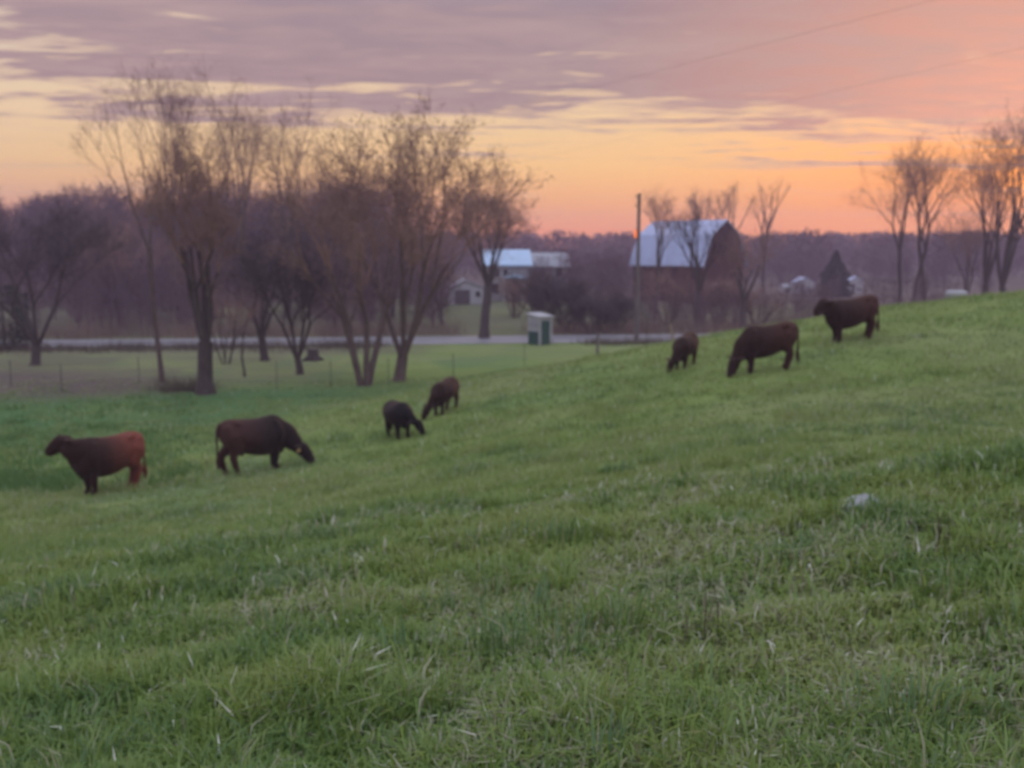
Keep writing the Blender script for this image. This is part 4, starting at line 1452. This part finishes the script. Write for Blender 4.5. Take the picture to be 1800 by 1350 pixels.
    # ears
    poll = Vector(hd[0])
    fw = (Vector(hd[2]) - poll).normalized()
    ears = []
    for s in (-1, 1):
        e0 = poll + Vector((0.0, s * 0.09, 0.02)) + fw * 0.03
        e1 = e0 + Vector((-0.02, s * 0.09, 0.015))
        e2 = e0 + Vector((-0.04, s * 0.19, 0.02))
        e3 = e0 + Vector((-0.05, s * 0.30, 0.02))
        parts.append(limb([NH(e0), NH(e1), NH(e2), NH(e3)], [0.040, 0.074, 0.080, 0.030], 12, 0.55))
        ears.append(NH(e1))
    # legs
    ls = leg_shift
    for k, (lx, s) in enumerate(((0.47, 1), (0.47, -1), (-0.55, 1), (-0.55, -1))):
        yb = s * (0.165 if k < 2 else 0.175)
        sx = ls[k]
        fx = lx + sx
        gz0 = gnd(fx, yb)
        tr = B((lx, yb, 0.78))
        if k < 2:
            kn = Vector((lx + sx * 0.6, yb, 0)) + Vector((0.01, 0, gz0 + 0.40))
            ft = Vector((fx - 0.01, yb, gz0 + 0.13))
            ho = Vector((fx + 0.02, yb, gz0 + 0.035))
            parts.append(limb([tr, B((lx + sx * 0.3, yb, 0.60)), kn, ft, ho], [0.168, 0.135, 0.086, 0.064, 0.076], 12))
        else:
            tr = B((lx - 0.02, yb * 0.9, 0.92))
            sf = B((lx + 0.06 + sx * 0.2, yb, 0.66))
            hk = Vector((fx - 0.09, yb, gz0 + 0.46))
            ft = Vector((fx - 0.02, yb, gz0 + 0.13))
            ho = Vector((fx + 0.02, yb, gz0 + 0.035))
            parts.append(limb([tr, sf, hk, ft, ho], [0.21, 0.175, 0.092, 0.066, 0.076], 12))
    # brisket / dewlap
    parts.append(limb([NH((0.98, 0, 0.88 if pose == 'alert' else 0.60)), B((0.82, 0, 0.64)), B((0.62, 0, 0.46))], [0.07, 0.12, 0.15], 12, 0.6))
    if udder:
        parts.append(limb([B((-0.36, 0, 0.60)), B((-0.34, 0, 0.50)), B((-0.33, 0, 0.44))], [0.14, 0.10, 0.05], 12))
    # tail root and rope
    tl = [(-0.82, 0, 1.20), (-0.905, tail_side, 1.06), (-0.92, tail_side * 2, 0.78), (-0.91, tail_side * 2.4, 0.54)]
    parts.append(limb([B(p) for p in tl], [0.055, 0.040, 0.028, 0.026], 10))
    V, F = [], []
    for v, f in parts:
        b = len(V)
        V += [tuple(c * size for c in p) for p in v]
        F += [tuple(b + i for i in q) for q in f]
    me = bpy.data.meshes.new('cow_raw')
    me.from_pydata(V, [], F)
    me.update()
    tmp = bpy.data.objects.new('cow_raw', me)
    COL.objects.link(tmp)
    md = tmp.modifiers.new('r', 'REMESH')
    md.mode = 'VOXEL'
    md.voxel_size = 0.022
    md2 = tmp.modifiers.new('s', 'SMOOTH')
    md2.iterations = 4
    md2.factor = 0.5
    dg = bpy.context.evaluated_depsgraph_get()
    body = bpy.data.meshes.new_from_object(tmp.evaluated_get(dg), depsgraph=dg)
    bpy.data.objects.remove(tmp)
    bpy.data.meshes.remove(me)
    body.polygons.foreach_set('use_smooth', np.ones(len(body.polygons), bool))
    body.materials.clear()
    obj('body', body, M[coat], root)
    # tail switch
    sw = np.random.default_rng(seed)
    mb = MB()
    t0 = B((-0.91, tail_side * 2.4, 0.56)) * size
    for k in range(22):
        e = t0 + Vector((sw.normal(0, 0.03), sw.normal(0, 0.03), -0.30 - sw.uniform(0, 0.12))) * size
        mb.tube([t0 + Vector((sw.normal(0, .01), sw.normal(0, .01), 0)) * size, (t0 + e) / 2 + Vector((sw.normal(0, .02), sw.normal(0, .02), 0)) * size, e], [0.012 * size, 0.014 * size, 0.003 * size], 4)
    mb.build('tail_switch', M[coat], root)
    # eyes
    for s in (-1, 1):
        e = NH(Vector(hd[1]) + fw * 0.055 - dn * 0.03 + Vector((0, s * 0.122, 0))) * size
        mb = MB().tube([e + Vector((0, -0.018 * size, 0)), e + Vector((0, -0.012 * size, 0)), e, e + Vector((0, 0.012 * size, 0)), e + Vector((0, 0.018 * size, 0))],
                       [0.004 * size, 0.014 * size, 0.019 * size, 0.014 * size, 0.004 * size], 8)
        mb.build('eye', M['eye'], root)
    # nostrils-and-muzzle pad
    m0, m1 = NH(hd[-1]) * size, NH(hd[-2]) * size
    if ear_tag:
        e = ears[0 if ear_tag == 1 else 1] * size
        mb = MB()
        mb.box(e.x - 0.045, e.x + 0.045, e.y - 0.04, e.y - 0.034, e.z - 0.12, e.z + 0.0)
        mb.box(e.x - 0.012, e.x + 0.012, e.y - 0.045, e.y + 0.02, e.z - 0.03, e.z + 0.03)
        mb.build('ear_tag', M['tag_yellow'], root)
    return root


PI = math.pi
HERD = 'cattle grazing on the hillside'
cow('cow', 'reddish-brown cow standing with raised head at the far left', 'cow', 196, 863, PI + 0.95, 1.0, 'coat_red', 'alert', 1, head_yaw=-0.60, group=HERD,
    leg_shift=(0.02, -0.02, 0.06, -0.04), plump=1.0)
cow('cow', 'large dark brown cow grazing with its head stretched down to the right', 'cow', 448, 829, 0.60, 1.03, 'coat_dark', 'graze_far', 2, head_yaw=-0.45, group=HERD, ear_tag=1,
    leg_shift=(0.04, -0.03, -0.07, 0.10), plump=1.05, udder=True)
cow('calf', 'black calf grazing, the only black animal', 'calf', 700, 769, -1.10, 0.77, 'coat_black', 'graze', 3, head_yaw=0.75, group=HERD, leg_shift=(0.03, -0.03, -0.04, 0.05), calf=True, plump=1.38)
cow('calf', 'dark brown calf grazing right beside the black calf', 'calf', 782, 724, PI + 1.15, 0.76, 'coat_calf', 'graze', 4, head_yaw=-0.5, group=HERD, leg_shift=(0.05, -0.05, -0.05, 0.05), calf=True, plump=1.22)
cow('calf', 'small brown calf grazing on the crest left of the big grazing cow', 'calf', 1204, 645, PI + 1.05, 0.74, 'coat_calf', 'graze', 5, head_yaw=-0.35, group=HERD, leg_shift=(0.04, -0.04, 0.02, -0.04), calf=True, plump=1.22)
cow('cow', 'dark brown cow grazing downhill to the left near the hill crest', 'cow', 1348, 651, PI + 0.15, 0.97, 'coat_brown', 'graze', 6, head_yaw=0.28, group=HERD, leg_shift=(0.05, -0.06, 0.06, -0.05), plump=0.95)
cow('cow', 'brown cow standing with raised head highest on the right slope', 'cow', 1496, 597, PI + 0.22, 0.99, 'coat_brown', 'alert', 7, head_yaw=0.1, group=HERD, leg_shift=(0.02, -0.03, 0.05, -0.05))


# ================================================================== grass
def blades(n, rng, r0, r1, hmin, hmax, w0, tint_bias=0.0):
    d = r0 * (r1 / r0) ** rng.uniform(0, 1, n)
    u = rng.uniform(-0.66, 0.66, n)
    x = u * d + rng.uniform(-0.5, 0.5, n)
    y = d * (1 + 0 * u)
    # clump the blades
    cl = fbm(x * 2.6, y * 2.6, 40, 3)
    keep = rng.uniform(0, 1, n) < 0.25 + 1.3 * sstep(cl, 0.3, 0.65)
    x, y, d, cl = x[keep], y[keep], d[keep], cl[keep]
    n = len(x)
    z = H(x, y)
    dry, wet, brn = cover(x, y)
    tall = sstep(fbm(x * 0.9 + 7, y * 0.9, 50, 3), 0.45, 0.7)
    hh = rng.uniform(hmin, hmax, n) * (0.55 + 0.75 * tall + 0.35 * cl) * (1 - 0.35 * dry)
    a = rng.uniform(0, 6.283, n)
    bend = rng.uniform(0.15, 1.25, n) + 0.6 * dry * rng.uniform(0, 1, n)
    dirx, diry = np.cos(a), np.sin(a)
    w = w0 * rng.uniform(0.6, 1.5, n) * (d / r0) ** 0.55
    wx, wy = -diry * w, dirx * w
    base = np.c_[x, y, z - 0.01]
    m = base + np.c_[dirx * bend * hh * 0.25, diry * bend * hh * 0.25, hh * 0.62]
    k = np.sqrt(np.maximum(0.08, 1 - np.minimum(bend, 1.2) ** 2 * 0.55))
    t = base + np.c_[dirx * bend * hh * 0.85, diry * bend * hh * 0.85, hh * k]
    W_ = np.c_[wx, wy, np.zeros(n)]
    V = np.stack([base - W_, base + W_, m + W_ * 0.8, m - W_ * 0.8, t], 1).reshape(-1, 3)
    i = np.arange(n)[:, None] * 5
    pt = fbm(x * 0.5, y * 0.5, 60, 4)
    pt2 = fbm(x * 2.2, y * 2.2, 70, 3)
    tint = np.clip(0.24 + 0.34 * sstep(pt, 0.30, 0.70) + 0.34 * (sstep(pt2, 0.3, 0.7) - 0.35) + rng.normal(0, 0.10, n) + tint_bias - 0.14 * wet, 0, 0.74)
    straw = rng.uniform(0, 1, n) < 0.05 + 0.42 * dry
    tint = np.where(straw, rng.uniform(0.78, 0.95, n), tint)
    pale = rng.uniform(0, 1, n) < 0.010  # rare near-white dry blades that also paint glints into the grass
    tint = np.where(pale, 1.0, tint)
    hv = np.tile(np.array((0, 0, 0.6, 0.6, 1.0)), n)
    return V, i + np.array((0, 1, 2, 3)), i + np.array((3, 2, 4)), np.repeat(tint, 5), hv


GM = grass_mat()

rng = np.random.default_rng(17)
V, Q, T, ti, hv = blades(250000, rng, 1.7, 11.0, 0.06, 0.19, 0.0032)
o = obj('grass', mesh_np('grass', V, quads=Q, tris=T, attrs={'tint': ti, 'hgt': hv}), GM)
tag(o, 'rough pasture grass in the foreground with dry straw patches', 'grass', kind='stuff')
V, Q, T, ti, hv = blades(380000, rng, 10.0, 50.0, 0.07, 0.19, 0.0060, 0.08)
V = V.reshape(-1, 5, 3)[:, (0, 1, 4)].reshape(-1, 3)          # far blades: one tapering face each
ti, hv = ti.reshape(-1, 5)[:, (0, 1, 4)].ravel(), hv.reshape(-1, 5)[:, (0, 1, 4)].ravel()
Q, T = None, np.arange(len(V)).reshape(-1, 3)
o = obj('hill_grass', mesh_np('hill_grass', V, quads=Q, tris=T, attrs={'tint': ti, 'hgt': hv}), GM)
tag(o, 'short green grass over the hillside around the cattle', 'grass', kind='stuff')
# taller tufts scattered through the foreground
tv, tq, tt, tti = [], [], [], []
rg = np.random.default_rng(71)
nb = 0
for _ in range(210):
    d = 2.2 * (13 / 2.2) ** rg.uniform()
    x = rg.uniform(-0.6, 0.62) * d
    n = int(rg.integers(35, 80))
    rad = rg.uniform(0.05, 0.16)
    bx_, by_ = x + rg.normal(0, rad, n), d + rg.normal(0, rad, n)
    a = np.arctan2(by_ - d, bx_ - x) + rg.normal(0, 0.6, n)
    hh = rg.uniform(0.10, 0.26, n) * rg.uniform(0.7, 1.15)
    be = rg.uniform(0.2, 1.2, n)
    o_ = np.c_[np.cos(a), np.sin(a), np.zeros(n)]
    p0 = np.c_[bx_, by_, H(bx_, by_) - 0.01]
    up_ = np.array((0, 0, 1.0))
    m_ = p0 + o_ * (be * hh * 0.28)[:, None] + up_ * (hh * 0.62)[:, None]
    t_ = p0 + o_ * (be * hh * 0.95)[:, None] + up_ * (hh * np.sqrt(np.maximum(0.05, 1 - np.minimum(be, 1.1) ** 2 * 0.65)))[:, None]
    w_ = np.c_[-np.sin(a), np.cos(a), np.zeros(n)] * (0.0035 * rg.uniform(0.6, 1.4, n) * (d / 2.2) ** 0.4)[:, None]
    tv.append(np.stack([p0 - w_, p0 + w_, m_ + w_ * 0.8, m_ - w_ * 0.8, t_], 1).reshape(-1, 3))
    i = nb + np.arange(n)[:, None] * 5
    tq.append(i + np.array((0, 1, 2, 3)))
    tt.append(i + np.array((3, 2, 4)))
    base_t = rg.uniform(0.05, 0.6)
    ti = np.clip(base_t + rg.normal(0, 0.08, n), 0, 0.74)
    ti = np.where(rg.uniform(0, 1, n) < 0.10, rg.uniform(0.78, 0.94, n), ti)
    tti.append(np.repeat(ti, 5))
    nb += n * 5
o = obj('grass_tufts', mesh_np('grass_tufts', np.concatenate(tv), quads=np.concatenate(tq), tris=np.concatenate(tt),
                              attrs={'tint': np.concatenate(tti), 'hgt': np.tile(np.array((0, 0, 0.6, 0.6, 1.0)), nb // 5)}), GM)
tag(o, 'taller tufts of grass scattered over the near slope', 'grass', kind='stuff')
# thicker tufts and dead stems
pts = []
for (px, py) in [(1640, 960), (1655, 975), (1612, 955), (1700, 1010), (1240, 1130)]:
    p = hit(px, py)
    pts.append((p.x, p.y, p.z))
V, Q, T = twig_brush(31, np.array(pts), 0.16, 0.30, 9, 0.04, 0.0035, 0.3)
tag(obj('dead_stems', mesh_np('dead_stems', V, quads=Q, tris=T), M['dead_weed']), 'dark dead weed stems standing in the grass at right', 'weeds', kind='stuff')
# leafy weeds in the wet ground at left
pts = []
for _ in range(170):
    px, py = rng.uniform(-40, 330), rng.uniform(700, 860)
    if rng.uniform() < 0.35: px, py = rng.uniform(-30, 120), rng.uniform(835, 865)
    p = hit(px, py)
    pts.append((p.x, p.y, p.z))
V, Q, T = twig_brush(32, np.array(pts), 0.10, 0.26, 40, 0.30, 0.02, 0.9)
n5 = len(V)
o = obj('lush_weeds', mesh_np('lush_weeds', V, quads=Q, tris=T, attrs={'tint': np.full(n5, 0.14), 'hgt': np.ones(n5)}), GM)
tag(o, 'dark lush weeds in the wet hollow at the left', 'weeds', kind='stuff')

# ================================================================== haze
hm = bpy.data.materials.new('haze')
hm.use_nodes = True
q = G(hm.node_tree)
hm.node_tree.nodes.clear()
pv = q.n('ShaderNodeVolumePrincipled')
pv.inputs['Color'].default_value = (0.90, 0.72, 0.98, 1)
pv.inputs['Density'].default_value = 0.0012
pv.inputs['Anisotropy'].default_value = 0.0
ho_ = q.n('ShaderNodeOutputMaterial')
q.link(pv.outputs[0], ho_.inputs['Volume'])
haze = MB().box(-480, 480, -75, 540, VAL - 1.0, 21.5).build('haze', hm)
tag(haze, 'thin evening haze over the whole valley', kind='stuff')
